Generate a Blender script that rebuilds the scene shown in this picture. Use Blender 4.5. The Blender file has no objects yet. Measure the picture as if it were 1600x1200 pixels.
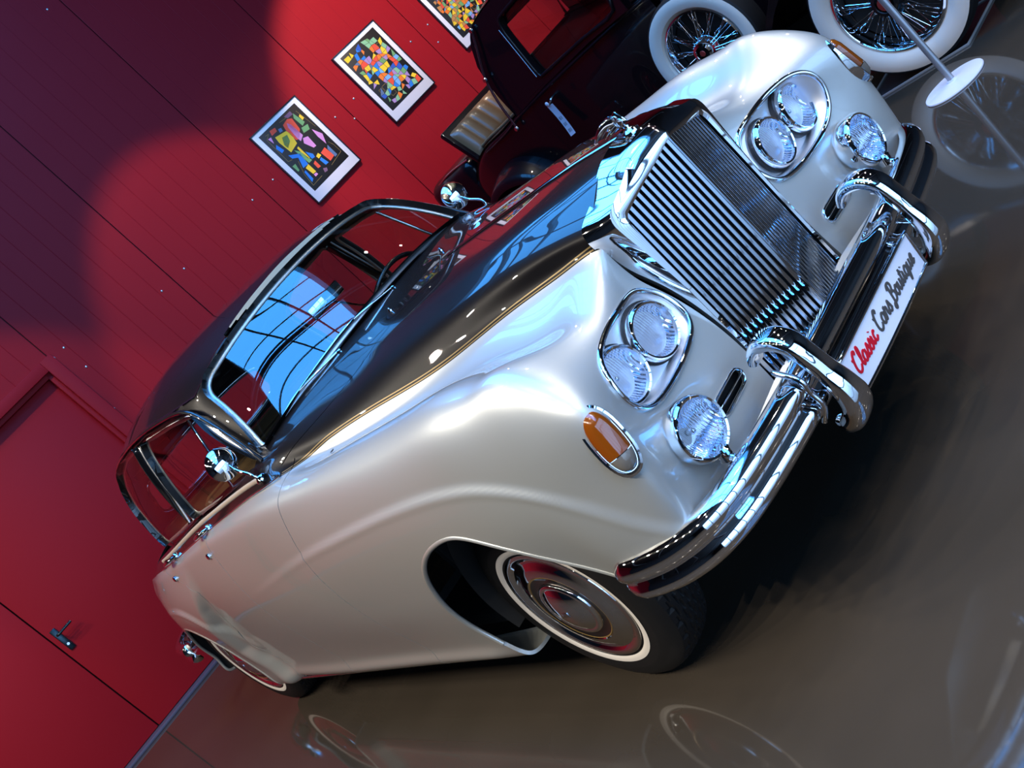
import bpy, bmesh, math, random
import numpy as np
from mathutils import Vector, Matrix
random.seed(4); RNG = np.random.default_rng(4)
SC = bpy.context.scene
COL = SC.collection
PI = math.pi

# ------------------------------------------------------------------ camera
CAM_POS = Vector((2.6756, -2.0517, 1.5869)); YAW, PITCH, ROLL, FPX = 2.58009, -0.219526, -0.814001, 1700.83
fw = Vector((math.cos(YAW)*math.cos(PITCH), math.sin(YAW)*math.cos(PITCH), math.sin(PITCH)))
r0 = fw.cross(Vector((0, 0, 1))).normalized(); u0 = r0.cross(fw)
rr = math.cos(ROLL)*r0 + math.sin(ROLL)*u0; uu = -math.sin(ROLL)*r0 + math.cos(ROLL)*u0
cam_d = bpy.data.cameras.new('camera'); cam = bpy.data.objects.new('camera', cam_d); COL.objects.link(cam)
cam_d.sensor_width = 36.0; cam_d.lens = FPX*36.0/1600.0; cam_d.clip_start = 0.05; cam_d.clip_end = 100
M3 = Matrix((rr, uu, -fw)).transposed()
cam.matrix_world = Matrix.Translation(CAM_POS) @ M3.to_4x4()
SC.camera = cam

# ------------------------------------------------------------------ colour management, world
SC.view_settings.view_transform = 'Standard'; SC.view_settings.look = 'None'
SC.view_settings.gamma = 1.0; SC.view_settings.use_curve_mapping = False
SC.view_settings.exposure = EXPOSURE = 0.0
SC.cycles.max_bounces = 10; SC.cycles.glossy_bounces = 6; SC.cycles.transparent_max_bounces = 16
SC.cycles.caustics_reflective = False; SC.cycles.caustics_refractive = False
SC.cycles.sample_clamp_indirect = 6.0
W = bpy.data.worlds.new('world'); SC.world = W; W.use_nodes = True
W.node_tree.nodes['Background'].inputs[0].default_value = (0.30, 0.45, 0.75, 1)
W.node_tree.nodes['Background'].inputs[1].default_value = 0.25
# ------------------------------------------------------------------ lights: gallery spots hung under the roof (daylight panes are built with the roof)
def spot(name, p, tgt, power, size=60, blend=.5, col=(1., .78, .55), r=.05):
    l = bpy.data.lights.new(name, 'SPOT'); l.energy = power; l.spot_size = math.radians(size); l.spot_blend = blend; l.color = col; l.shadow_soft_size = r
    o = bpy.data.objects.new(name, l); COL.objects.link(o); o.location = p
    o.rotation_euler = (Vector(tgt)-Vector(p)).to_track_quat('-Z', 'Y').to_euler(); return o
WARM = (1., .90, .76)
for x, y, e in ((-4.2, -2.8, 90), (-3.2, -3.0, 110), (-2.2, -3.2, 120), (-1.2, -3.5, 130), (-.2, -3.7, 130), (.8, -3.9, 130), (1.8, -4.1, 130), (2.8, -4.2, 130), (3.8, -3.8, 120), (4.6, -3.0, 110), (5.2, -1.4, 110), (5.4, .2, 110),
                (-2.6, 3.6, 110), (-.8, 3.4, 90), (.8, 3.2, 100), (2.2, 2.8, 110), (3.6, 2.4, 110), (4.8, 1.8, 110), (-.6, 5.4, 90), (1.4, 5.4, 90), (3.0, 5.6, 90), (2.4, .9, 110), (4.0, .2, 110), (1.3, -1.2, 60), (-.4, -1.7, 45), (2.9, -1.9, 60)):
    spot('hall_lamp', (x, y, 4.7), (x, y, 0), e*(1.85 if x < 3 and y < -2 else 1.1), 118, .5, WARM, .045)
def wpt(u, z, n): return Vector((-5.746+.1475*u+.9891*n, -1.276+.9891*u-.1475*n, z))
for u, zt, e, sz in ((5.7, 1.35, 680, 46), (3.3, 1.0, 260, 44), (1.0, .9, 190, 46), (-1.4, .9, 150, 46), (8.0, 1.2, 300, 46)):
    spot('wall_spot', wpt(u, 4.9, 2.3), wpt(u, zt, 0), e, sz, .35, (1., .74, .55), .04)


# ------------------------------------------------------------------ helpers
def srgb(r, g, b):
    f = lambda c: (c/255/12.92) if c/255 <= .04045 else ((c/255+.055)/1.055)**2.4
    return (f(r), f(g), f(b), 1)
MATS = {}
def mat(name, col, rough=.5, metal=0., coat=0., coat_rough=.03, spec=.5, emit=None, estr=0., ior=1.5, trans=0.):
    if name in MATS: return MATS[name]
    m = bpy.data.materials.new(name); m.use_nodes = True
    b = m.node_tree.nodes['Principled BSDF']
    b.inputs['Base Color'].default_value = tuple(col[:3])+(1,)
    b.inputs['Roughness'].default_value = rough; b.inputs['Metallic'].default_value = metal
    b.inputs['Coat Weight'].default_value = coat; b.inputs['Coat Roughness'].default_value = coat_rough
    b.inputs['Specular IOR Level'].default_value = spec; b.inputs['IOR'].default_value = ior
    b.inputs['Transmission Weight'].default_value = trans
    if emit: b.inputs['Emission Color'].default_value = tuple(emit[:3])+(1,); b.inputs['Emission Strength'].default_value = estr
    MATS[name] = m; return m
def bsdf(m): return m.node_tree.nodes['Principled BSDF']
def noise_col(m, c1, c2, scale=8., detail=3., rough_var=None, obj=True, stretch=(1,1,1)):
    nt = m.node_tree; b = bsdf(m)
    tc = nt.nodes.new('ShaderNodeTexCoord'); mp = nt.nodes.new('ShaderNodeMapping'); mp.inputs['Scale'].default_value = stretch
    n = nt.nodes.new('ShaderNodeTexNoise'); n.inputs['Scale'].default_value = scale; n.inputs['Detail'].default_value = detail
    nt.links.new(tc.outputs['Object'], mp.inputs[0]); nt.links.new(mp.outputs[0], n.inputs['Vector'])
    r = nt.nodes.new('ShaderNodeValToRGB'); r.color_ramp.elements[0].position = .3; r.color_ramp.elements[1].position = .7
    r.color_ramp.elements[0].color = tuple(c1[:3])+(1,); r.color_ramp.elements[1].color = tuple(c2[:3])+(1,)
    nt.links.new(n.outputs['Fac'], r.inputs[0]); nt.links.new(r.outputs[0], b.inputs['Base Color'])
    if rough_var:
        mr = nt.nodes.new('ShaderNodeMapRange'); mr.inputs['To Min'].default_value = rough_var[0]; mr.inputs['To Max'].default_value = rough_var[1]
        nt.links.new(n.outputs['Fac'], mr.inputs[0]); nt.links.new(mr.outputs[0], b.inputs['Roughness'])
    return n
def bump(m, scale, strength, dist=.002, detail=2.):
    nt = m.node_tree; tc = nt.nodes.new('ShaderNodeTexCoord'); n = nt.nodes.new('ShaderNodeTexNoise')
    n.inputs['Scale'].default_value = scale; n.inputs['Detail'].default_value = detail
    b = nt.nodes.new('ShaderNodeBump'); b.inputs['Strength'].default_value = strength; b.inputs['Distance'].default_value = dist
    nt.links.new(tc.outputs['Object'], n.inputs['Vector']); nt.links.new(n.outputs['Fac'], b.inputs['Height'])
    nt.links.new(b.outputs[0], bsdf(m).inputs['Normal'])
def glass(name, tint=(1,1,1), ior=1.5, boost=1.0):
    if name in MATS: return MATS[name]
    m = bpy.data.materials.new(name); m.use_nodes = True; nt = m.node_tree
    for n in list(nt.nodes): nt.nodes.remove(n)
    o = nt.nodes.new('ShaderNodeOutputMaterial'); mx = nt.nodes.new('ShaderNodeMixShader')
    t = nt.nodes.new('ShaderNodeBsdfTransparent'); t.inputs[0].default_value = tuple(tint)+(1,)
    g = nt.nodes.new('ShaderNodeBsdfGlossy'); g.inputs['Roughness'].default_value = .0; g.inputs[0].default_value = (1,1,1,1)
    ge = nt.nodes.new('ShaderNodeNewGeometry'); dp = nt.nodes.new('ShaderNodeVectorMath'); dp.operation = 'DOT_PRODUCT'
    nt.links.new(ge.outputs['Normal'], dp.inputs[0]); nt.links.new(ge.outputs['Incoming'], dp.inputs[1])
    def mth(op, a, b=None):
        n = nt.nodes.new('ShaderNodeMath'); n.operation = op
        for k, v in enumerate((a, b)):
            if v is None: continue
            if isinstance(v, (int, float)): n.inputs[k].default_value = v
            else: nt.links.new(v, n.inputs[k])
        n.use_clamp = op != 'MULTIPLY' or False; return n.outputs[0]
    f0 = 2*((ior-1)/(ior+1))**2*boost            # both faces of the pane, Schlick
    c1 = mth('POWER', mth('SUBTRACT', 1., mth('ABSOLUTE', dp.outputs['Value'])), 5.)
    mf = mth('ADD', mth('MULTIPLY', c1, 1.-f0), f0)
    nt.links.new(mf, mx.inputs[0])
    nt.links.new(t.outputs[0], mx.inputs[1]); nt.links.new(g.outputs[0], mx.inputs[2]); nt.links.new(mx.outputs[0], o.inputs[0])
    MATS[name] = m; return m

def link(o, parent=None):
    COL.objects.link(o)
    if parent is not None: o.parent = parent
    return o
def meshobj(name, V, F, m, parent=None, smooth=True, N=None, sharp=None):
    me = bpy.data.meshes.new(name)
    me.from_pydata([tuple(map(float, v)) for v in V], [], [tuple(map(int, f)) for f in F])
    ms = m if isinstance(m, (list, tuple)) else [m]
    for k in ms: me.materials.append(k)
    me.polygons.foreach_set('use_smooth', [smooth]*len(me.polygons))
    me.update()
    if N is not None: me.normals_split_custom_set_from_vertices([tuple(map(float, n)) for n in N])
    elif sharp is not None and smooth: me.set_sharp_from_angle(angle=math.radians(sharp))
    return link(bpy.data.objects.new(name, me), parent)
def bmobj(name, bm, m, parent=None, smooth=True, sharp=35):
    me = bpy.data.meshes.new(name); bmesh.ops.recalc_face_normals(bm, faces=bm.faces); bm.to_mesh(me); bm.free()
    ms = m if isinstance(m, (list, tuple)) else [m]
    for k in ms: me.materials.append(k)
    me.polygons.foreach_set('use_smooth', [smooth]*len(me.polygons))
    if smooth and sharp: me.set_sharp_from_angle(angle=math.radians(sharp))
    return link(bpy.data.objects.new(name, me), parent)
def empty(name, label=None, cat=None, loc=(0,0,0), rot=0., group=None, parent=None):
    o = bpy.data.objects.new(name, None); o.location = loc; o.rotation_euler = (0,0,rot); link(o, parent)
    o.empty_display_size = .1
    tag(o, label, cat, group); return o
def tag(o, label=None, cat=None, group=None, kind=None):
    if label: o['label'] = label
    if cat: o['category'] = cat
    if group: o['group'] = group
    if kind: o['kind'] = kind
    return o
def add_box(bm, c, s, bev=0., rot=None, seg=2, mi=0):
    r = bmesh.ops.create_cube(bm, size=1.0); vs = r['verts']
    for v in vs: v.co = Vector((v.co.x*s[0], v.co.y*s[1], v.co.z*s[2]))
    if bev > 0:
        es = list({e for v in vs for e in v.link_edges})
        rb = bmesh.ops.bevel(bm, geom=es, offset=bev, segments=seg, profile=.5, affect='EDGES')
        vs = list({v for f in rb['faces'] for v in f.verts} | {v for v in vs if v.is_valid})
    T = Matrix.Translation(Vector(c)) @ (rot.to_4x4() if rot is not None else Matrix.Identity(4))
    bmesh.ops.transform(bm, matrix=T, verts=vs)
    if mi:
        for f in {f for v in vs for f in v.link_faces}: f.material_index = mi
    return vs
def box(name, c, s, m, parent=None, bev=.003, rot=None, seg=2):
    bm = bmesh.new(); add_box(bm, (0,0,0) if parent is None else c, s, bev, rot, seg); o = bmobj(name, bm, m, parent)
    if parent is None: o.location = c
    return o
def catmull(P, n=8, closed=False):
    P = np.asarray(P, float); K = len(P); out = []
    rng = range(K if closed else K-1)
    for i in rng:
        if closed: p0, p1, p2, p3 = P[i-1], P[i], P[(i+1) % K], P[(i+2) % K]
        else: p1, p2 = P[i], P[i+1]; p0 = P[i-1] if i > 0 else 2*p1-p2; p3 = P[i+2] if i+2 < K else 2*p2-p1
        for k in range(n):
            t = k/n
            out.append(.5*((2*p1)+(-p0+p2)*t+(2*p0-5*p1+4*p2-p3)*t*t+(-p0+3*p1-3*p2+p3)*t**3))
    if not closed: out.append(P[-1])
    return np.array(out)
def resample(P, step, closed=False):
    P = np.asarray(P, float)
    Q = np.vstack([P, P[:1]]) if closed else P
    d = np.linalg.norm(np.diff(Q, axis=0), axis=1); s = np.concatenate([[0], np.cumsum(d)])
    n = max(4, int(round(s[-1]/step))); t = np.linspace(0, s[-1], n+1)
    R = np.stack([np.interp(t, s, Q[:, k]) for k in range(Q.shape[1])], 1)
    return R[:-1] if closed else R
def smoothpath(P, it, closed=False):
    P = P.copy()
    for _ in range(it):
        if closed: P = .5*P+.25*(np.roll(P, 1, 0)+np.roll(P, -1, 0))
        else: P[1:-1] = .5*P[1:-1]+.25*(P[2:]+P[:-2])
    return P
def frames(P, closed=False, up=None):
    P = np.asarray(P, float); n = len(P)
    T = (np.roll(P, -1, 0)-np.roll(P, 1, 0)) if closed else np.gradient(P, axis=0)
    T /= np.linalg.norm(T, axis=1)[:, None]+1e-12
    U = np.zeros_like(P)
    if up is not None:
        up = np.asarray(up, float)
        A = np.broadcast_to(up, P.shape)
        U = A-(A*T).sum(1)[:, None]*T
    else:
        a = np.array([0, 0, 1.]) if abs(T[0][2]) < .9 else np.array([1., 0, 0])
        u = a-a@T[0]*T[0]
        for i in range(n):
            u = u-(u@T[i])*T[i]; u /= np.linalg.norm(u); U[i] = u
    U /= np.linalg.norm(U, axis=1)[:, None]+1e-12
    return T, U, np.cross(T, U)
def sweep(P, prof, closed=False, up=None, caps=True, scale=None):
    """prof: list of (a,b): a along U, b along T x U. returns V,F"""
    P = np.asarray(P, float); T, U, B = frames(P, closed, up); k = len(prof); n = len(P); pr = np.asarray(prof, float)
    sc = np.ones(n) if scale is None else np.asarray(scale)
    V = (P[:, None, :]+sc[:, None, None]*(pr[None, :, 0, None]*U[:, None, :]+pr[None, :, 1, None]*B[:, None, :])).reshape(-1, 3)
    F = []
    for i in range(n if closed else n-1):
        j = (i+1) % n
        for a in range(k): b = (a+1) % k; F.append((i*k+a, i*k+b, j*k+b, j*k+a))
    if caps and not closed: F.append(tuple(range(k))[::-1]); F.append(tuple((n-1)*k+a for a in range(k)))
    return V, F
def circ(r, n=10, r2=None): return [(r*math.cos(2*PI*i/n), (r2 or r)*math.sin(2*PI*i/n)) for i in range(n)]
def tube(name, P, r, m, parent=None, closed=False, n=10, up=None, r2=None, scale=None, sharp=50):
    V, F = sweep(P, circ(r, n, r2), closed, up, scale=scale); return meshobj(name, V, F, m, parent, True, sharp=sharp)
def join(parts):
    V, F, o = [], [], 0
    for v, f in parts: V += [tuple(a) for a in v]; F += [tuple(i+o for i in a) for a in f]; o += len(v)
    return V, F
def lathe(prof, n=48, origin=(0,0,0), axis=(0,0,1), close=False, scale2=None):
    """prof list of (r,h). revolve about axis through origin"""
    ax = Vector(axis).normalized(); q = Vector((0,0,1)).rotation_difference(ax); o = Vector(origin)
    V, F = [], []; k = len(prof)
    for i in range(n):
        a = 2*PI*i/n
        for (r, h) in prof:
            p = Vector((r*math.cos(a), r*math.sin(a)*(scale2 or 1), h)); V.append(tuple(o+q @ p))
    for i in range(n):
        j = (i+1) % n
        for a in range(k-1+(1 if close else 0)):
            b = (a+1) % k; F.append((i*k+a, j*k+a, j*k+b, i*k+b))
    return V, F
def lathe_obj(name, prof, m, parent=None, n=48, origin=(0,0,0), axis=(0,0,1), close=False, sharp=30):
    V, F = lathe(prof, n, origin, axis, close)
    bm = bmesh.new(); vs = [bm.verts.new(v) for v in V]
    for f in F:
        try: bm.faces.new([vs[i] for i in f])
        except ValueError: pass
    bmesh.ops.remove_doubles(bm, verts=bm.verts, dist=1e-5)
    return bmobj(name, bm, m, parent, True, sharp)
def grid(name, G, m, parent=None, flip=False, sharp=None):
    G = np.asarray(G, float); a, b = G.shape[:2]; V = G.reshape(-1, 3)
    F = [((i*b+j), (i*b+j+1), ((i+1)*b+j+1), ((i+1)*b+j)) for i in range(a-1) for j in range(b-1)]
    if flip: F = [f[::-1] for f in F]
    return meshobj(name, V, F, m, parent, True, sharp=sharp)
def hermite(xk, yk, x):
    """smooth 1D interpolation with finite difference tangents (clamped, shape friendly)"""
    xk = np.asarray(xk, float); yk = np.asarray(yk, float); x = np.asarray(x, float)
    h = np.diff(xk); d = np.diff(yk)/h; m = np.zeros(len(xk))
    m[0], m[-1] = d[0], d[-1]
    for i in range(1, len(xk)-1):
        if d[i-1]*d[i] > 0:
            w1, w2 = 2*h[i]+h[i-1], h[i]+2*h[i-1]; m[i] = (w1+w2)/(w1/d[i-1]+w2/d[i])
    i = np.clip(np.searchsorted(xk, x)-1, 0, len(xk)-2); t = (x-xk[i])/h[i]; t = np.clip(t, -.2, 1.2)
    return ((2*t**3-3*t**2+1)*yk[i]+(t**3-2*t**2+t)*h[i]*m[i]+(-2*t**3+3*t**2)*yk[i+1]+(t**3-t**2)*h[i]*m[i+1])
def sdpoly(px, py, poly, r=0.):
    """signed distance to polygon (negative inside), corners rounded by r (polygon shrunk by caller's intent)"""
    P = np.asarray(poly, float); px = np.asarray(px, float); py = np.asarray(py, float)
    d = np.full(px.shape, 1e9); s = np.ones(px.shape); n = len(P)
    for i in range(n):
        a, b = P[i], P[i-1]; ex, ey = b-a; wx, wy = px-a[0], py-a[1]
        t = np.clip((wx*ex+wy*ey)/(ex*ex+ey*ey), 0, 1)
        d = np.minimum(d, (wx-ex*t)**2+(wy-ey*t)**2)
        c1 = py >= a[1]; c2 = py < b[1]; c3 = ex*wy > ey*wx
        s = np.where((c1 & c2 & c3) | (~c1 & ~c2 & ~c3), -s, s)
    return s*np.sqrt(d)-r

# ---- subdivision surface through given points, and trimming of the dense result
def subsurf(V, F, levels, fit=8, relax=.9, creases=None):
    V = np.array(V, float); tgt = V.copy()
    me = bpy.data.meshes.new('tmp'); me.from_pydata(V.tolist(), [], F); o = bpy.data.objects.new('tmp', me); COL.objects.link(o)
    md = o.modifiers.new('s', 'SUBSURF'); md.levels = 2; md.render_levels = 2; md.quality = 6
    md.use_limit_surface = True; md.boundary_smooth = 'ALL'
    def ev():
        dg = bpy.context.evaluated_depsgraph_get(); dg.update(); eo = o.evaluated_get(dg); em = eo.to_mesh()
        co = np.empty(len(em.vertices)*3); em.vertices.foreach_get('co', co)
        nn = np.empty(len(em.vertices)*3); em.vertices.foreach_get('normal', nn)
        fs = [tuple(p.vertices) for p in em.polygons] if md.levels > 2 else None
        eo.to_mesh_clear(); return co.reshape(-1, 3), nn.reshape(-1, 3), fs
    cage = V.copy()
    for _ in range(fit):
        co, _, _ = ev(); cage += relax*(tgt-co[:len(V)])
        me.vertices.foreach_set('co', cage.ravel()); me.update()
    md.levels = levels
    co, nn, fs = ev()
    bpy.data.objects.remove(o); bpy.data.meshes.remove(me)
    return co, nn, fs
class Surf:
    def __init__(s, V, N, F): s.V = np.asarray(V, float); s.N = np.asarray(N, float); s.F = [tuple(f) for f in F]
    def renormal(s):
        N = np.zeros_like(s.V)
        for ln in {len(f) for f in s.F}:
            A = np.array([f for f in s.F if len(f) == ln]); P = s.V[A]
            n = np.zeros((len(A), 3))
            for i in range(1, ln-1): n += np.cross(P[:, i]-P[:, 0], P[:, i+1]-P[:, 0])
            for i in range(ln): np.add.at(N, A[:, i], n)
        s.N = N/(np.linalg.norm(N, axis=1)[:, None]+1e-12)
    def split(s, f):
        v = f(s.V); v[np.abs(v) < 2e-5] = 0.
        sg = np.sign(v); newF = []; cache = {}; nv = []; nn = []; base = len(s.V)
        pend = []
        for fc in s.F:
            q = sg[list(fc)]
            if q.max() <= 0 or q.min() >= 0: newF.append(fc)
            else: pend.append(fc)
        if not pend: return s
        def cut(a, b):
            k = (a, b) if a < b else (b, a)
            if k in cache: return cache[k]
            A, B = s.V[k[0]], s.V[k[1]]; va, vb = v[k[0]], v[k[1]]; lo, hi = 0., 1.; t = va/(va-vb)
            for _ in range(6):
                P = A+(B-A)*t; w = float(f(P[None])[0])
                if abs(w) < 1e-6: break
                if (w > 0) == (va > 0): lo, va2 = t, w; va = w
                else: hi = t; vb = w
                t = lo+(hi-lo)*va/(va-vb)
                t = min(max(t, lo+.02*(hi-lo)), hi-.02*(hi-lo))
            nv.append(A+(B-A)*t); n_ = s.N[k[0]]*(1-t)+s.N[k[1]]*t; nn.append(n_/np.linalg.norm(n_))
            cache[k] = base+len(nv)-1; return cache[k]
        for fc in pend:
            pos, neg = [], []
            for i in range(len(fc)):
                a, b = fc[i], fc[(i+1) % len(fc)]; sa, sb = sg[a], sg[b]
                if sa >= 0: pos.append(a)
                if sa <= 0: neg.append(a)
                if sa*sb < 0: c = cut(a, b); pos.append(c); neg.append(c)
            if len(pos) > 2: newF.append(tuple(pos))
            if len(neg) > 2: newF.append(tuple(neg))
        if nv: s.V = np.vstack([s.V, nv]); s.N = np.vstack([s.N, nn])
        s.F = newF; return s
    def cents(s):
        return np.array([s.V[list(f)].mean(0) for f in s.F])
    def pick(s, mask):
        F = [f for f, k in zip(s.F, mask) if k]
        used = sorted({i for f in F for i in f}); mp = {u: i for i, u in enumerate(used)}
        return Surf(s.V[used], s.N[used], [tuple(mp[i] for i in f) for f in F])
    def loops(s):
        cnt = {}
        for f in s.F:
            for i in range(len(f)):
                a, b = f[i], f[(i+1) % len(f)]
                if (b, a) in cnt: cnt.pop((b, a))
                else: cnt[(a, b)] = 1
        nxt = {}
        for a, b in cnt: nxt.setdefault(a, []).append(b)
        out = []
        while nxt:
            a = next(iter(nxt)); lp = [a]
            while True:
                l = nxt.get(lp[-1])
                if not l: break
                b = l.pop()
                if not l: del nxt[lp[-1]]
                if b == lp[0]: break
                lp.append(b)
            out.append(lp)
        return out
    def obj(s, name, m, parent=None, flange=.012, inset=0.):
        V = s.V-inset*s.N; N = s.N; F = list(s.F)
        if flange > 0:
            V = list(V); N = list(N)
            for lp in s.loops():
                if len(lp) < 3: continue
                b = len(V); k = len(lp); P = s.V[lp]; T = np.roll(P, -1, 0)-np.roll(P, 1, 0); T /= np.linalg.norm(T, axis=1)[:, None]+1e-9
                for i, q in enumerate(lp):
                    o_ = np.cross(T[i], s.N[q]); o_ /= np.linalg.norm(o_)+1e-9
                    V += [s.V[q], s.V[q]-flange*s.N[q]]; N += [o_, o_]
                for i in range(k): j = (i+1) % k; F.append((b+2*j, b+2*i, b+2*i+1, b+2*j+1))
        return meshobj(name, V, F, m, parent, True, N=N)

# ------------------------------------------------------------------ materials
SILVER = mat('silver_paint', (.50, .52, .50), .38, .55, 1., .02)
BLACK = mat('black_paint', (.006, .005, .005), .35, 0., 1., .012, .12)
CHROME = mat('chrome', (.84, .85, .88), .035, 1.)
bump(CHROME, 9., .012, .004)
SLATM = mat('slat_chrome', (.58, .63, .70), .06, 1.)
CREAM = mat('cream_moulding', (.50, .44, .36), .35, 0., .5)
CHROME_D = mat('satin_chrome', (.55, .56, .58), .16, 1.)
RUBBER = mat('tyre_rubber', (.007, .007, .0075), .6, spec=.25)
WHITEW = mat('white_sidewall', (.72, .68, .62), .45)
DARK = mat('dark_underbody', (.006, .006, .006), .8)
GOLD = mat('gold_coachline', (.22, .14, .045), .4, .3)
AMBER = mat('amber_lens', (.20, .046, .003), .1, 0., 1., .03, emit=None); bsdf(AMBER).inputs['Transmission Weight'].default_value = .0
CLEARL = mat('clear_lens', (.25, .23, .20), .1, .4, 1., .02)
REFLECT = mat('lamp_reflector', (.90, .92, .98), .14, 1.)
bump(REFLECT, 38., .6, .005, 1.)
_nt = REFLECT.node_tree; _b0 = next(n for n in _nt.nodes if n.type == 'BUMP'); _w = _nt.nodes.new('ShaderNodeTexWave'); _w.bands_direction = 'Y'; _w.inputs['Scale'].default_value = 42.; _w.inputs['Distortion'].default_value = .5
_t = _nt.nodes.new('ShaderNodeTexCoord'); _b1 = _nt.nodes.new('ShaderNodeBump'); _b1.inputs['Strength'].default_value = .9; _b1.inputs['Distance'].default_value = .0036
_nt.links.new(_t.outputs['Object'], _w.inputs[0]); _nt.links.new(_w.outputs['Fac'], _b1.inputs['Height']); _nt.links.new(_b0.outputs[0], _b1.inputs['Normal']); _nt.links.new(_b1.outputs[0], bsdf(REFLECT).inputs['Normal'])
LENS = glass('lamp_glass', (.93, .95, 1.), 1.5, 1.0)
GLASS = glass('window_glass', (.80, .83, .80), 1.5, 1.0)
SCREEN = glass('windscreen_glass', (.82, .85, .82), 1.5, 1.5)
LEATHER = mat('tan_leather', (.20, .12, .055), .42); bump(LEATHER, 60., .15, .002)
WOODV = mat('walnut_veneer', (.17, .075, .025), .2, 0., .8); noise_col(WOODV, (.10,.045,.015), (.24,.11,.04), 6., 5., None, True, (1, 8, 8))
LINING = mat('headlining', (.32, .27, .18), .9)
BLACKPL = mat('black_bakelite', (.008, .008, .009), .2, 0., .5)
PLATEW = mat('plate_white', (.80, .82, .90), .25)
INK_R = mat('ink_red', srgb(205, 15, 40), .4)
INK_G = mat('ink_grey', srgb(75, 72, 70), .4)
VENTBK = mat('vent_black', (.004, .004, .004), .9)

GASKET = mat('lamp_gasket', (.01, .01, .012), .5)
CHROME_B = mat('bright_trim', (.90, .90, .92), .42, 1.)

# ================================================================== THE TWO-TONE SALOON
CAR = empty('saloon_car', 'silver and black classic saloon with tall chrome grille and twin headlamps', 'car')

# ---- body lines: key tables x -> (half width, height), tail to nose
LN = [
 {-4.4:(.48,.45), -3.6:(.70,.31), -2.6:(.74,.225), -1.:(.74,.215), 0.:(.72,.24), .58:(.74,.33)},
 {-4.4:(.52,.47), -3.6:(.755,.33), -2.6:(.818,.245), -1.7:(.840,.240), -1.:(.842,.240), 0.:(.85,.25), .58:(.812,.345)},
 {-4.4:(.54,.52), -3.6:(.75,.43), -2.6:(.828,.345), -1.7:(.856,.340), -1.:(.862,.340), 0.:(.885,.38), .58:(.848,.46)},
 {-4.4:(.545,.60), -3.6:(.755,.56), -2.6:(.838,.53), -1.7:(.885,.53), -1.:(.905,.53), 0.:(.915,.55), .58:(.866,.60)},
 {-4.4:(.53,.70), -3.6:(.735,.72), -2.6:(.848,.72), -1.7:(.902,.72), -1.:(.922,.72), 0.:(.928,.73), .35:(.91,.735), .58:(.868,.74)},
 {-4.4:(.50,.80), -3.6:(.715,.86), -2.6:(.850,.88), -1.7:(.892,.89), -1.:(.905,.90), -.4:(.908,.905), 0.:(.908,.90), .35:(.894,.89), .58:(.858,.88)},
 {-4.4:(.45,.855), -3.6:(.675,.935), -2.6:(.836,.985), -1.6:(.866,1.03), -1.:(.876,1.045), -.6:(.868,1.035), -.1:(.866,1.025), .3:(.862,1.015), .585:(.830,.985)},
 {-4.4:(.42,.87), -3.6:(.65,.965), -2.6:(.820,1.025), -1.6:(.842,1.09), -1.:(.845,1.108), -.6:(.83,1.092), -.1:(.815,1.083), .3:(.812,1.080), .59:(.79,1.045)},
 {-4.4:(.38,.88), -3.6:(.60,.985), -2.6:(.800,1.045), -1.6:(.803,1.115), -1.:(.795,1.138), -.6:(.768,1.115), -.1:(.752,1.108), .3:(.748,1.106), .60:(.735,1.066)},
 {-4.4:(.33,.895), -3.6:(.57,1.005), -2.6:(.770,1.068), -1.6:(.778,1.145), -1.:(.765,1.165), -.6:(.712,1.103), -.1:(.665,1.080), .3:(.652,1.078), .61:(.64,1.035)},
 {-4.4:(.30,.91), -3.6:(.51,1.025), -2.6:(.742,1.084), -1.6:(.752,1.166), -1.:(.738,1.188), -.6:(.672,1.107), -.1:(.568,1.048), .3:(.535,1.032), .62:(.48,.995)},
 {-4.4:(.20,.92), -3.6:(.43,1.045), -2.6:(.690,1.095), -1.6:(.70,1.178), -1.:(.70,1.207), -.6:(.640,1.145), -.1:(.498,1.092), .3:(.402,1.080), .635:(.296,1.064)},
 {-4.4:(.13,.93), -3.6:(.34,1.065), -2.6:(.60,1.105), -1.6:(.60,1.185), -1.:(.61,1.236), -.6:(.555,1.188), -.1:(.428,1.164), .3:(.357,1.146), .645:(.284,1.114)},
 {-4.4:(.09,.932), -3.6:(.22,1.072), -2.6:(.45,1.115), -1.6:(.46,1.20), -1.:(.47,1.258), -.6:(.43,1.2175), -.1:(.345,1.203), .3:(.285,1.193), .645:(.207,1.157)},
 {-4.4:(.045,.934), -3.6:(.11,1.074), -2.6:(.22,1.12), -1.6:(.24,1.21), -1.:(.30,1.271), -.6:(.30,1.236), -.1:(.25,1.2255), .3:(.205,1.2170), .645:(.115,1.193)},
 {-4.4:(0,.935), -3.6:(0,1.075), -2.6:(0,1.12), -1.6:(0,1.215), -1.:(0,1.282), -.6:(0,1.247), -.2:(0,1.238), .126:(0,1.2295), .4:(0,1.221), .645:(0,1.203)},
]
NL = len(LN); XS = [-4.4, -4.1, -3.75, -3.4, -3.1, -2.8, -2.45, -2.1, -1.75, -1.4, -1.1, -.85, -.6, -.35, -.1, .12, .32, .47]
st = np.zeros((len(XS)+1, NL, 3))
for j, L in enumerate(LN):
    xk = sorted(L); ys = [L[k][0] for k in xk]; zs = [L[k][1] for k in xk]
    xx = np.array(XS+[xk[-1]])
    xx[-3:] = [xx[-3]*1., xx[-2]+(xk[-1]-.58)*.4, xx[-1]]
    st[:, j, 0] = xx; st[:, j, 1] = hermite(xk, ys, xx); st[:, j, 2] = hermite(xk, zs, xx)
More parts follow.
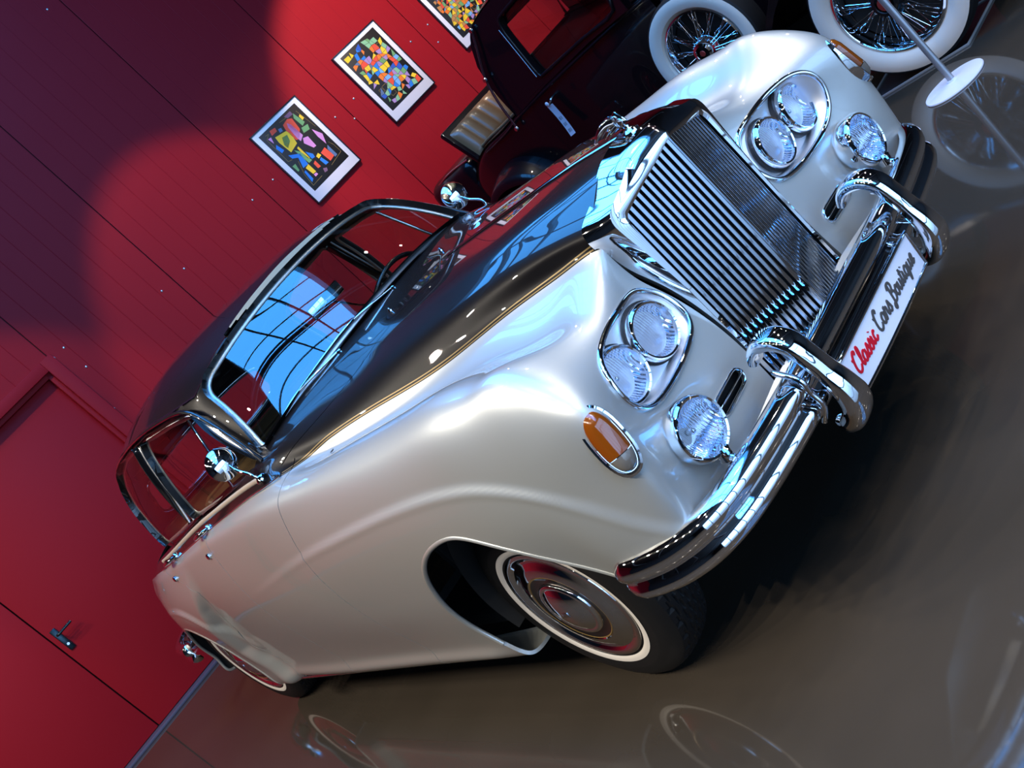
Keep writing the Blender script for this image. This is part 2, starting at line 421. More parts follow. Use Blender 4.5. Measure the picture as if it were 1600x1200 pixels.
# nose face: rows go down the flank lines 6..0, columns follow the top lines 6..11
NY = [None, .812, .745, .63, .475, .252]
NX = {5:[None,.712,.748,.715,.672,.645], 4:[None,.735,.776,.722,.684,.668], 3:[None,.735,.764,.727,.702,.688], 2:[None,.715,.742,.722,.708,.700], 1:[None,.690,.715,.712,.706,.702], 0:[None,.67,.69,.695,.69,.685]}
NZ = {5:[None,.925,.945,.935,.930,.950], 4:[None,.790,.815,.830,.838,.850], 3:[None,.655,.675,.69,.70,.71], 2:[None,.51,.53,.545,.555,.56], 1:[None,.385,.40,.41,.42,.42], 0:[None,.34,.35,.35,.35,.35]}
V = []; ID = {}
def vid(key, co):
    if key not in ID: ID[key] = len(V); V.append(co)
    return ID[key]
Fc = []
nS = len(st)
for side in (1, -1):
    def s_id(i, j):
        p = st[i, j]
        k = ('s', i, j, side if p[1] > 1e-9 else 0); return vid(k, (p[0], p[1]*side, p[2]))
    def q_(a, b, c, d):
        Fc.append((a, b, c, d) if side < 0 else (d, c, b, a))
    for i in range(nS-1):
        for j in range(NL-1): q_(s_id(i, j), s_id(i+1, j), s_id(i+1, j+1), s_id(i, j+1))
    def n_id(row, c):   # row 6 = top
        if row == 6: return s_id(nS-1, 6+c)
        if c == 0: return s_id(nS-1, row)
        return vid(('n', row, c, side), ({5:.632, 4:.655}.get(row, NX[row][c]) if c == 5 else NX[row][c], ({5:.284, 4:.262}.get(row, NY[5]) if c == 5 else NY[c])*side, NZ[row][c]))
    for row in range(6, 0, -1):
        for c in range(5): q_(n_id(row, c), n_id(row-1, c), n_id(row-1, c+1), n_id(row, c+1))
co, nn, fs = subsurf(V, Fc, 4, fit=7, relax=.85)
B = Surf(co, nn, fs)

# ---- pressed details: rear wing bulge and the two swage lines
SW_F = catmull([(.80,.45), (.70,.60), (.60,.74), (.50,.83), (.36,.895), (.20,.922), (.02,.930), (-.2,.928), (-.5,.917), (-.8,.90), (-1.1,.872), (-1.5,.825), (-1.8,.79)], 8)
SW_R = catmull([(-2.38,.45), (-2.43,.56), (-2.47,.66), (-2.58,.76), (-2.75,.82), (-2.95,.835), (-3.3,.81), (-3.7,.74)], 8)
LE_R = np.array([(.25,-2.36), (.40,-2.40), (.52,-2.47), (.70,-2.40), (.80,-2.32), (.90,-2.20), (1.0,-2.12), (1.3,-2.05)])
def polydist(x, z, P):
    """signed distance to an open polyline (positive above / left of travel) and parameter along it"""
    best = np.full(x.shape, 1e9); sgn = np.ones(x.shape); par = np.zeros(x.shape); n = len(P)-1
    for i in range(n):
        a, b = P[i], P[i+1]; e = b-a; wx, wz = x-a[0], z-a[1]; t = np.clip((wx*e[0]+wz*e[1])/(e@e), 0, 1)
        d = np.hypot(wx-t*e[0], wz-t*e[1]); c = e[0]*wz-e[1]*wx; m = d < best
        best = np.where(m, d, best); sgn = np.where(m, np.sign(c), sgn); par = np.where(m, (i+t)/n, par)
    return best*sgn, par
def sstep(a, b, x):
    t = np.clip((x-a)/(b-a), 0, 1); return t*t*(3-2*t)
X, Y, Z = B.V.T; A = np.abs(Y); flank = sstep(.70, .82, A)
xl = np.interp(Z, LE_R[:, 0], LE_R[:, 1])
bul = .048*sstep(0, .15, xl-X)*sstep(1.06, .72, Z)*sstep(.70, .80, A)*sstep(-4.4, -3.7, X)
m = A > .6
dF, pF = polydist(X[m], Z[m], SW_F); above = -dF       # travel is tail-ward: above line = right side
env = sstep(0., .06, pF)*sstep(1., .62, pF)
dy = np.zeros(len(X))
dy[m] += env*(.0085*sstep(.020, -.012, above)*sstep(-.30, -.03, above)+.004*np.exp(-(above/.013)**2))
dR, pR = polydist(X[m], Z[m], SW_R); aboveR = -dR
envR = sstep(0., .1, pR)*sstep(1., .6, pR)
dy[m] += envR*(.012*sstep(.018, -.012, aboveR)*sstep(-.28, -.03, aboveR)+.004*np.exp(-(aboveR/.014)**2))
# slight flare above the sill
dy[m] += .012*np.exp(-((Z[m]-.285)/.03)**2)*sstep(-.30, -.5, X[m])*sstep(-2.6, -2.3, X[m])
B.V[:, 1] += np.sign(Y)*(bul+dy*flank); B.renormal()

# ---- trimming fields
WX = np.array([-4.5, -3.0, -2.6, -1.73, -1.36, -.95, -.80, -.55, .06, .45, .66]); WY = np.array([.60, .775, .800, .806, .804, .790, .765, .640, .478, .350, .290]); WZ = np.array([1.00, 1.03, 1.047, 1.103, 1.126, 1.142, 1.141, 1.120, 1.086, 1.072, 1.063])
wy = lambda x: hermite(WX, WY, np.clip(x, -4.4, .66)); wz = lambda x: hermite(WX, WZ, np.clip(x, -4.4, .66))
f_waist = lambda P: (P[:, 2]-wz(P[:, 0]))+(wy(P[:, 0])-np.abs(P[:, 1]))
ARCH_F = catmull([(-.27,.10), (-.295,.25), (-.335,.36), (-.345,.45), (-.31,.56), (-.225,.68), (-.11,.760), (.03,.802), (.16,.798), (.29,.712), (.41,.587), (.52,.468), (.60,.38), (.63,.30), (.63,.10)], 5)
ARCH_R = catmull([(-2.66,.08), (-2.67,.25), (-2.715,.38), (-2.79,.55), (-2.92,.67), (-3.09,.71), (-3.26,.685), (-3.42,.57), (-3.50,.40), (-3.51,.25), (-3.50,.08)], 5)
def f_archf(P): return np.where(np.abs(P[:, 1]) > .5, sdpoly(P[:, 0], P[:, 2], ARCH_F), 1.)
def f_archr(P): return np.where(np.abs(P[:, 1]) > .5, sdpoly(P[:, 0], P[:, 2], ARCH_R), 1.)
f_cabin = lambda P: np.maximum(np.maximum(np.abs(P[:, 1])-.715, P[:, 0]+1.02), -3.02-P[:, 0])
bonnet_edge = lambda y: -.28-1.03*y*y
f_brear = lambda P: P[:, 0]-bonnet_edge(P[:, 1])
SH = np.array([(1.40,-.66), (1.165,-.735), (1.07,-.775), (.93,-.83), (.80,-.85), (.3,-.85), (0,-.85)])[::-1]
f_shutf = lambda P: P[:, 0]-np.interp(P[:, 2], SH[:, 0], SH[:, 1])
f_shutb = lambda P: P[:, 0]+1.675
RSH = np.array([(0,-2.36), (.30,-2.37), (.42,-2.41), (.52,-2.455), (.62,-2.43), (.72,-2.37), (.82,-2.29), (.90,-2.255), (.96,-2.33), (1.0,-2.45), (1.035,-2.60), (1.3,-2.66)])
f_shutr = lambda P: P[:, 0]-np.interp(P[:, 2], RSH[:, 0], RSH[:, 1])
f_sill = lambda P: np.where(np.abs(P[:, 1]) > .6, P[:, 2]-.335, 1.)
CLUSTER = catmull([(.310,.918), (.280,.870), (.282,.805), (.310,.770), (.372,.752), (.469,.744), (.565,.752), (.625,.782), (.652,.837), (.642,.893), (.600,.930), (.52,.945), (.43,.947), (.345,.940)], 6, True)
f_lamp = lambda P: np.where(P[:, 0] > .52, sdpoly(np.abs(P[:, 1]), P[:, 2], CLUSTER), 1.)
SLOT = [(.335+.024*math.cos(a)+(0 if math.cos(a) < 0 else .105), .598+.024*math.sin(a)) for a in np.linspace(PI/2, 2.5*PI, 40)[:-1]]
f_slot = lambda P: np.where(P[:, 0] > .60, sdpoly(np.abs(P[:, 1]), P[:, 2], SLOT), 1.)
shift = lambda f, c: (lambda P: f(P)-c)
f_low = lambda P: np.where(P[:, 0] > .40, P[:, 2]-(.455-.12*np.clip(.80-np.abs(P[:, 1]), 0, .3)/.3), 1.)
for f in (f_low, f_cabin, f_waist, shift(f_waist, .0050), shift(f_waist, .0100), shift(f_waist, .0180), shift(f_waist, .0230), shift(f_brear, .002), shift(f_brear, -.002), shift(f_shutf, .0022), shift(f_shutf, -.0022), shift(f_shutb, .0022), shift(f_shutb, -.0022), shift(f_shutr, .0022), shift(f_shutr, -.0022), f_archf, f_archr, f_sill, f_lamp, f_slot): B.split(f)
C_ = B.cents(); val = {k: g(C_) for k, g in dict(cab=f_cabin, wa=f_waist, br=f_brear, sf=f_shutf, sb=f_shutb, sr=f_shutr, af=f_archf, ar=f_archr, si=f_sill, la=f_lamp, sl=f_slot, lo=f_low).items()}
fw_ = val['wa']
keep = (val['cab'] > 0) & (val['af'] > 0) & (val['ar'] > 0) & (val['la'] > 0) & (val['sl'] > 0) & (val['lo'] > 0) & ~((np.abs(val['sb']) < .0022) & (np.abs(C_[:, 1]) > .72)) & ~((np.abs(val['sf']) < .0022) & (np.abs(C_[:, 1]) > .70)) & ~((np.abs(val['sr']) < .0022) & (np.abs(C_[:, 1]) > .60)) & ~((np.abs(val['br']) < .002) & (fw_ > 0) & (np.abs(C_[:, 1]) < .72))
fw_ = val['wa']; up = fw_ > 0; left = C_[:, 1] > 0
PANELS = {}
def panel(name, mask, m, label=None, parent=CAR):
    s = B.pick(keep & mask); o = s.obj(name, m, parent, flange=0 if name == 'coachline' else .012)
    if label: o['label'] = label
    PANELS.setdefault(name, []).append((o, s)); return o
for sd in (False, True):
    L_ = left == sd
    goldz = up & (C_[:, 0] > -.80) & (C_[:, 0] < .62) & (np.abs(C_[:, 1]) < .80) & (((fw_ > .005) & (fw_ < .010)) | ((fw_ > .018) & (fw_ < .023)))
    panel('bonnet_side', up & (val['br'] > 0) & L_ & ~goldz, BLACK)
    sill = (val['si'] < 0) & (C_[:, 0] < -.2) & (val['sr'] > 0) & ~up
    panel('sill', sill & L_, SILVER)
    panel('front_wing', ~up & (val['sf'] > 0) & L_ & ~sill, SILVER)
    d1 = (val['sf'] < 0) & (val['sb'] > 0); d2 = (val['sb'] < 0) & (val['sr'] > 0)
    fd = panel('front_door', ~up & d1 & L_ & ~sill, SILVER)
    rd = panel('rear_door', ~up & d2 & L_ & ~sill, SILVER)
    nob = up & (val['br'] < 0)
    panel('front_door_waist', nob & (val['sf'] < 0) & (val['sb'] > 0) & (np.abs(C_[:, 1]) > .70) & L_, BLACK)
    panel('rear_door_waist', nob & d2 & L_, BLACK)
    panel('rear_wing', ~up & (val['sr'] < 0) & L_ & ~sill, SILVER)
sc_ = up & (val['br'] < 0) & ((val['sf'] > 0) | ((np.abs(C_[:, 1]) <= .70) & (C_[:, 0] > -1.1)))
panel('scuttle', sc_ & ~goldz, BLACK)
panel('boot_lid', up & (val['sr'] < 0), BLACK)
# rolled lip round each wheel opening and a dark wheel house behind it
def edge_path(surf, f, lo=None):
    """boundary vertices of a panel lying on f=0"""
    best = []
    for lp in surf.loops():
        P = surf.V[lp]; ok = np.abs(f(P)) < 2e-4
        if ok.all() or not ok.any(): continue
        k = len(lp); i0 = next(i for i in range(k) if ok[i] and not ok[i-1]); run = []
        for t in range(k):
            i = (i0+t) % k
            if ok[i]: run.append(lp[i])
            else:
                if len(run) > len(best): best = run
                run = []
        if len(run) > len(best): best = run
    return best
for nm, f in (('front_wing', f_archf), ('rear_wing', f_archr)):
    for o, s in PANELS[nm]:
        e = edge_path(s, f)
        if len(e) > 8:
            P = smoothpath(resample(s.V[e], .012), 2); P[:, 1] -= np.sign(P[:, 1])*.004
            q = tube('arch_lip', P, .0085, SILVER, o, n=8)
for cx, arch in ((0, ARCH_F), (-3.1, ARCH_R)):
    for sd in (-1, 1):
        Pq = np.array([q for q in arch if q[1] > .30 and q[0] < .50]); c = np.array([cx-.05, .37]); Pq = c+(Pq-c)*1.02
        G = np.array([[(x, sd*y, z) for x, z in Pq] for y in (.865 if cx == 0 else .875, .80, .46)])
        G[0, :, 1] = sd*.80
        V1, F1 = G.reshape(-1, 3), [(i*len(Pq)+j, i*len(Pq)+j+1, (i+1)*len(Pq)+j+1, (i+1)*len(Pq)+j) for i in range(2) for j in range(len(Pq)-1)]
        F1.append(tuple(2*len(Pq)+j for j in range(len(Pq))))
        meshobj('wheel_house', V1, F1, DARK, CAR, True, sharp=40)
bm = bmesh.new(); add_box(bm, (-1.55, 0, .30), (2.2, 1.45, .06), .02); add_box(bm, (.25, 0, .42), (.75, .85, .2), .05); add_box(bm, (-3.75, 0, .42), (.9, 1.2, .2), .05)
add_box(bm, (.50, 0, .62), (.06, .9, .45), .02); add_box(bm, (-.55, 0, .72), (.04, 1.4, .75), .02)
bmobj('chassis', bm, DARK, CAR)
# gold twin coachlines just above the colour break
for sd in (False, True):
    for c0 in (.0050, .0180):
        panel('coachline', up & (left == sd) & (C_[:, 0] > -.80) & (C_[:, 0] < .62) & (fw_[:] > c0) & (fw_[:] < c0+.0050) & (np.abs(C_[:, 1]) < .80), GOLD)

# ---- greenhouse: roof, pillars, glass -------------------------------------------------
RB = [(-.80,0,1.262), (-.825,.25,1.250), (-.885,.475,1.222), (-.975,.672,1.185), (-1.35,.742,1.160), (-1.70,.742,1.145), (-2.05,.735,1.120), (-2.4,.715,1.092), (-2.75,.675,1.065), (-3.06,.545,1.055), (-3.19,.29,1.065), (-3.23,0,1.07)]
RT = [(-1.125,0,1.612), (-1.135,.24,1.598), (-1.165,.43,1.566), (-1.225,.583,1.512), (-1.40,.622,1.530), (-1.70,.645,1.560), (-2.05,.645,1.560), (-2.4,.625,1.535), (-2.72,.585,1.478), (-2.93,.475,1.425), (-3.02,.25,1.44), (-3.04,0,1.445)]
RB, RT = np.array(RB), np.array(RT); nC = len(RB)
LEV = [0., .34, .70, 1.]
G = []
for li, t in enumerate(LEV):
    q = RB*(1-t)+RT*t; bl = 4*t*(1-t)
    q[:, 1] += np.array([0,.004,.010,.016,.018,.018,.018,.018,.018,.014,.006,0])*bl
    q[:, 0] += np.array([.03,.028,.022,.008,0,0,0,0,0,-.03,-.05,-.05])*bl
    G.append(q)
V, Fc, ID = [], [], {}
def vid(key, c):
    if key not in ID: ID[key] = len(V); V.append(tuple(c))
    return ID[key]
def gid(l, c, side):
    p = G[l][c]; s_ = 0 if p[1] < 1e-9 else side
    return vid((l, c, s_), (p[0], p[1]*side, p[2]))
for side in (1, -1):
    for l in range(3):
        for c in range(nC-1):
            q = (gid(l, c, side), gid(l, c+1, side), gid(l+1, c+1, side), gid(l+1, c, side))
            Fc.append(q if side > 0 else q[::-1])
# roof skin: rows from front corner (3) to rear corner (9) x columns across (front columns 0..3)
top = {}
zc = {4:1.655, 5:1.676, 6:1.674, 7:1.645, 8:1.578}; xc_ = {4:-1.38, 5:-1.70, 6:-2.05, 7:-2.4, 8:-2.74}
def tid(r, c, side):
    if r == 3: return gid(3, c, side)
    if r == 9: return gid(3, {0:11, 1:10, 2:10, 3:9}[c], side) if c != 2 else None
    if c == 3: return gid(3, r, side)
    yf = {0:0., 1:.42, 2:.78}[c]; yg = RT[r][1]; zz = zc[r]-(zc[r]-RT[r][2])*yf**3.0; xx = xc_[r]*(1-yf)+RT[r][0]*yf
    return vid(('r', r, c, 0 if c == 0 else side), (xx, yf*yg*side, zz))
for side in (1, -1):
    for r in range(3, 9):
        for c in range(3):
            if r == 8:
                # rear edge has one column fewer: columns 0-1 -> 11,10 ; 1-2-3 handled by a quad plus corner
                if c == 0: q = (tid(8, 0, side), tid(8, 1, side), gid(3, 10, side), gid(3, 11, side))
                elif c == 1: q = (tid(8, 1, side), tid(8, 2, side), gid(3, 9, side), gid(3, 10, side))
                else: q = (tid(8, 2, side), tid(8, 3, side), gid(3, 9, side))
            else: q = (tid(r, c, side), tid(r, c+1, side), tid(r+1, c+1, side), tid(r+1, c, side))
            Fc.append(q[::-1] if side > 0 else q)
co, nn, fs = subsurf(V, Fc, 4, fit=7, relax=.85)
H = Surf(co, nn, fs)
if np.mean((H.N[:, 2])[H.V[:, 2] > 1.6]) < 0: H.F = [f[::-1] for f in H.F]; H.N = -H.N
H.renormal()
def ws_z(y, top): return (1.578-.185*y*y-.10*np.abs(y)**4) if top else (1.283-.125*y*y-.08*np.abs(y)**4)
def rmax(a, b, r):   # rounded intersection of two signed fields
    u = np.maximum(a+r, 0); v = np.maximum(b+r, 0)
    return np.minimum(np.maximum(a, b), -r)+np.hypot(u, v)
def f_ws(P, m=0.):
    y = np.abs(P[:, 1]); z = P[:, 2]
    sd = (y-(.662-.34*(z-1.20)))*.95
    f = rmax(rmax(z-ws_z(y, True), sd, .05), ws_z(y, False)-z, .02)
    return np.where((P[:, 0] > -1.26) & (P[:, 0] > -.99-.75*np.maximum(z-1.18, 0)-.05), f, 1.)+m
WF = [(-.985,1.182), (-1.25,1.468), (-1.45,1.497), (-1.775,1.522), (-1.815,1.165), (-1.4,1.172)]
WR = [(-1.90,1.530), (-2.2,1.523), (-2.45,1.487), (-2.60,1.435), (-2.66,1.36), (-2.635,1.11), (-2.2,1.138), (-1.90,1.160)]
def rpoly(P, poly, r):
    c = np.mean(poly, 0); q = np.array(poly); 
    return sdpoly(P[:, 0], P[:, 2], q)
WFc = catmull(resample(np.array(WF), .06, True), 3, True); WRc = catmull(resample(np.array(WR), .06, True), 3, True)
f_wf = lambda P: np.where(np.abs(P[:, 1]) > .45, sdpoly(P[:, 0], P[:, 2], WFc), 1.)
f_wr = lambda P: np.where(np.abs(P[:, 1]) > .45, sdpoly(P[:, 0], P[:, 2], WRc), 1.)
BLc = catmull([(-.42,1.17), (-.46,1.28), (-.40,1.36), (0,1.385), (.40,1.36), (.46,1.28), (.42,1.17), (0,1.15)], 6, True)
f_bl = lambda P: np.where(P[:, 0] < -2.8, sdpoly(P[:, 1], P[:, 2], BLc), 1.)
f_gut = lambda P: np.where(P[:, 0] < -1.05, P[:, 2]-np.interp(-P[:, 0], [.9, 1.25, 1.4, 1.7, 2.05, 2.4, 2.65], [1.49, 1.49, 1.523, 1.553, 1.553, 1.528, 1.45]), 1.)
for f in (f_ws, f_wf, f_wr, f_bl): H.split(f)
C_ = H.cents(); vw, vf, vr, vb = f_ws(C_), f_wf(C_), f_wr(C_), f_bl(C_)
roof = H.pick((vw > 0) & (vf > 0) & (vr > 0) & (vb > 0)); roof.obj('roof', BLACK, CAR, flange=.03)
def frame_tube(name, surf, prof, m, step=.015, sm=3, off=.004, parent=CAR, closed=True):
    lp = max(surf.loops(), key=len); P = surf.V[lp]; N = surf.N[lp]
    R = resample(np.hstack([P, N]), step, True); R = np.stack([smoothpath(R[:, k:k+1], sm, True)[:, 0] for k in range(6)], 1)
    Pn, Nn = R[:, :3], R[:, 3:]; Nn /= np.linalg.norm(Nn, axis=1)[:, None]
    T = np.roll(Pn, -1, 0)-np.roll(Pn, 1, 0); T /= np.linalg.norm(T, axis=1)[:, None]; Bn = np.cross(T, Nn)
    Pn = Pn+off*Nn; pr = np.array(prof); k = len(pr); n = len(Pn)
    Vv = (Pn[:, None]+pr[None, :, 0, None]*Nn[:, None]+pr[None, :, 1, None]*Bn[:, None]).reshape(-1, 3)
    F = [(i*k+a, i*k+(a+1) % k, ((i+1) % n)*k+(a+1) % k, ((i+1) % n)*k+a) for i in range(n) for a in range(k)]
    return meshobj(name, Vv, F, m, parent, True, sharp=50)
ws = H.pick(vw < 0); ws.obj('windscreen', SCREEN, CAR, flange=0, inset=.006)
frame_tube('windscreen_frame', ws, circ(.008, 10, .0125), CHROME_B)
for sgn in (-1, 1):
    for nm, v in (('front_door_glass', vf), ('rear_door_glass', vr)):
        g = H.pick((v < 0) & (C_[:, 1]*sgn > 0)); g.obj(nm, GLASS, CAR, flange=0, inset=.012)
        frame_tube(nm.replace('glass', 'window_frame'), g, circ(.005, 8, .009), CHROME_B, off=.002)
g = H.pick(vb < 0); g.obj('rear_window', GLASS, CAR, flange=0, inset=.01); frame_tube('rear_window_frame', g, circ(.006, 8, .011), CHROME)
# point lookup on the dense skins
def on_body(surf, x, y, z=None, tol=.03):
    d = (surf.V[:, 0]-x)**2+(surf.V[:, 1]-y)**2 if z is None else ((surf.V[:, 0]-x)**2+(surf.V[:, 2]-z)**2+(0 if np.isnan(y) else 0)+np.where(surf.V[:, 1]*np.sign(y) > .3, 0, 9))
    i = np.argsort(d)[:6]; w = 1/(d[i]+1e-6); w /= w.sum(); return (surf.V[i]*w[:, None]).sum(0), (surf.N[i]*w[:, None]).sum(0)

# ---- radiator grille -------------------------------------------------------------------
def outline(half, n=10):
    h = np.array(half, float); full = np.vstack([np.c_[h[:, 0], h[:, 1]], np.c_[-h[::-1][1:, 0], h[::-1][1:, 1]]])
    return catmull(full, n)
O_R = outline([(.248,.46),(.248,.70),(.256,.86),(.284,.98),(.302,1.06),(.306,1.098),(.297,1.124),(.272,1.139),(.2,1.160),(.11,1.199),(0,1.211)])
O_O = outline([(.246,.46),(.246,.70),(.251,.86),(.270,.98),(.284,1.06),(.287,1.090),(.279,1.112),(.258,1.126),(.19,1.146),(.11,1.181),(0,1.193)])
O_G = outline([(.243,.46),(.243,.70),(.244,.86),(.247,.98),(.250,1.045),(.249,1.075),(.241,1.095),(.224,1.107),(.16,1.126),(.08,1.150),(0,1.164)])
O_L = outline([(.230,.46),(.230,.70),(.230,.86),(.230,.98),(.230,1.040),(.228,1.062),(.219,1.078),(.20,1.084),(.14,1.098),(.07,1.112),(0,1.126)])
def place(O, x0, dv, yh): return np.c_[x0+dv*np.clip(1-np.abs(O[:, 0])/yh, 0, 1), O[:, 0], O[:, 1]]
rows = [place(O_R, .622, .035, .30), place(O_O, .668, .045, .285), place(O_O*.5+O_G*.5, .690, .055, .27)+np.array([.004, 0, .004]), place(O_G, .697, .066, .25), place(O_G*.45+O_L*.55, .702, .074, .235)+np.array([.003,0,0]), place(O_L, .700, .077, .23), place(O_L, .672, .077, .23)]
GR = empty('radiator_grille', parent=CAR)
grid('grille_shell', np.array(rows), CHROME, GR, sharp=42)
top_z = lambda y: np.interp(abs(y), [0, .07, .14, .20, .219, .228], [1.126, 1.112, 1.098, 1.084, 1.078, 1.062])
def slat_prof(): return [(-.0020, -.020), (.0020, -.020), (.0028, -.007), (.0064, -.0035), (.0056, .0016), (0, .0032), (-.0056, .0016), (-.0064, -.0035), (-.0028, -.007)]
for sd in (-1, 1):
    for i in range(12):
        y = .0085+.0188*i; x = .693+.077*(1-y/.23); zt = top_z(y)+.004
        P = [(x-.004, sd*y, .492), (x, sd*y, .50), (x, sd*y, .80), (x, sd*y, zt)]
        V_, F_ = [], []
        V_, F_ = sweep(P, [(b, a) for a, b in slat_prof()], up=(.955, sd*.30, 0))
        meshobj('slat', V_, F_, SLATM, GR, True, sharp=40)
bm = bmesh.new()
for sd in (-1, 1):
    a = Vector((.690, sd*.235, .490)); b = Vector((.770, 0, .490)); d = b-a
    add_box(bm, (a+b)/2, (d.length+.01, .016, .020), .004, Matrix.Rotation(math.atan2(d.y, d.x), 3, 'Z'))
bmobj('bottom_rail', bm, CHROME, GR)
V_ = [(.655, -.235, .46), (.735, 0, .46), (.655, .235, .46), (.655, .235, 1.07), (.735, 0, 1.12), (.655, -.235, 1.07)]
meshobj('radiator_core', V_, [(0, 1, 4, 5), (1, 2, 3, 4)], VENTBK, GR, False)
# chrome hinge strip down the middle of the bonnet
xs = np.linspace(.66, -.275, 40); P = np.array([(x, 0, hermite([-1., -.6, -.2, .126, .4, .645], [1.282, 1.247, 1.238, 1.2295, 1.221, 1.203], [x])[0]+.003) for x in xs])
tube('bonnet_hinge_strip', P, .0042, CHROME, CAR, n=10, up=(0, 0, 1), r2=.0085)
# winged radiator mascot
MA = empty('mascot', parent=CAR)
lathe_obj('pedestal', [(.0, -.006), (.026, -.006), (.024, .002), (.012, .008), (.008, .014), (.009, .018), (0, .022)], CHROME, MA, 24, (.690, 0, 1.200), (.15, 0, 1))
Rb = Matrix.Rotation(math.radians(-18), 3, 'Y'); bm = bmesh.new(); add_box(bm, (.684, 0, 1.240), (.040, .0075, .040), .003, Rb); bmobj('mascot_plate', bm, CHROME, MA)
Bl = [[(.0, 0), (.0, 1)], [(0, 1), (.42, 1), (.58, .88), (.55, .62), (.4, .53), (0, .53)], [(.4, .53), (.62, .42), (.66, .18), (.48, 0), (0, 0)]]
for sd in (-1, 1):
    parts = []
    for s_ in Bl: parts.append(sweep(np.array([tuple(Vector((.684, 0, 1.240))+Rb @ Vector(((u-.33)*.036*-sd, sd*.0046, (v-.5)*.030))) for u, v in s_]), circ(.0022, 6)))
    Vb, Fb = join(parts); meshobj('mascot_letter', Vb, Fb, CHROME_D, MA, True, sharp=50)
    P = catmull([(.674, sd*.005, 1.246), (.652, sd*.010, 1.252), (.628, sd*.015, 1.249), (.604, sd*.017, 1.240), (.585, sd*.016, 1.231)], 6)
    tube('wing', P, .012, CHROME, MA, n=10, up=(0, 0, 1), r2=.0045, scale=np.linspace(1.1, .15, len(P))**.8)
    for q in range(3):
        P2 = catmull([(.672, sd*.006, 1.242-.007*q), (.646, sd*(.012+.001*q), 1.242-.009*q), (.614+.008*q, sd*.016, 1.233-.008*q)], 5)
        tube('feather', P2, .0052, CHROME, MA, n=6, up=(0, 0, 1), r2=.003, scale=np.linspace(1, .3, len(P2)))
# ---- lamps -----------------------------------------------------------------------------
def lamp_unit(pref, c, R, n, parent, depth=.06, dome=.016, gask=True):
    """sealed beam: rim ring, reflector bowl, domed glass"""
    L = empty(pref, parent=parent)
    lathe_obj('rim', [(R*.90, .004), (R*.93, .014), (R*1.0, .016), (R*1.06, .010), (R*1.08, 0), (R*1.06, -.02), (R*.9, -.02)], CHROME, L, 48, c, n)
    if gask: lathe_obj('gasket', [(R*1.07, -.012), (R*1.15, -.012), (R*1.15, -.03), (R*1.07, -.03)], GASKET, L, 48, c, n)
    lathe_obj('reflector', [(R*.93, .004), (R*.85, -.012), (R*.62, -depth*.62), (R*.35, -depth*.9), (R*.14, -depth), (0, -depth)], REFLECT, L, 48, c, n, sharp=80)
    lathe_obj('bulb', [(0, -depth), (R*.10, -depth*.95), (R*.11, -depth*.5), (R*.07, -depth*.35), (0, -depth*.32)], CHROME_D, L, 16, c, n, sharp=80)
    lathe_obj('lens', [(R*.96, .006), (R*.9, .004+dome*.22), (R*.7, .004+dome*.58), (R*.4, .004+dome*.88), (0, .004+dome)], LENSF, L, 48, c, n, sharp=80)
    return L
LENSF = glass('fluted_lens', (.90, .93, 1.), 1.5, 1.2)
nt = LENSF.node_tree; wv = nt.nodes.new('ShaderNodeTexWave'); wv.bands_direction = 'Y'; wv.inputs['Scale'].default_value = 45.; wv.inputs['Distortion'].default_value = .6
tc = nt.nodes.new('ShaderNodeTexCoord'); bp = nt.nodes.new('ShaderNodeBump'); bp.inputs['Strength'].default_value = .55; bp.inputs['Distance'].default_value = .003
nt.links.new(tc.outputs['Object'], wv.inputs[0]); nt.links.new(wv.outputs['Fac'], bp.inputs['Height'])
for nd in nt.nodes:
    if nd.type == 'BSDF_GLOSSY': nt.links.new(bp.outputs[0], nd.inputs['Normal'])
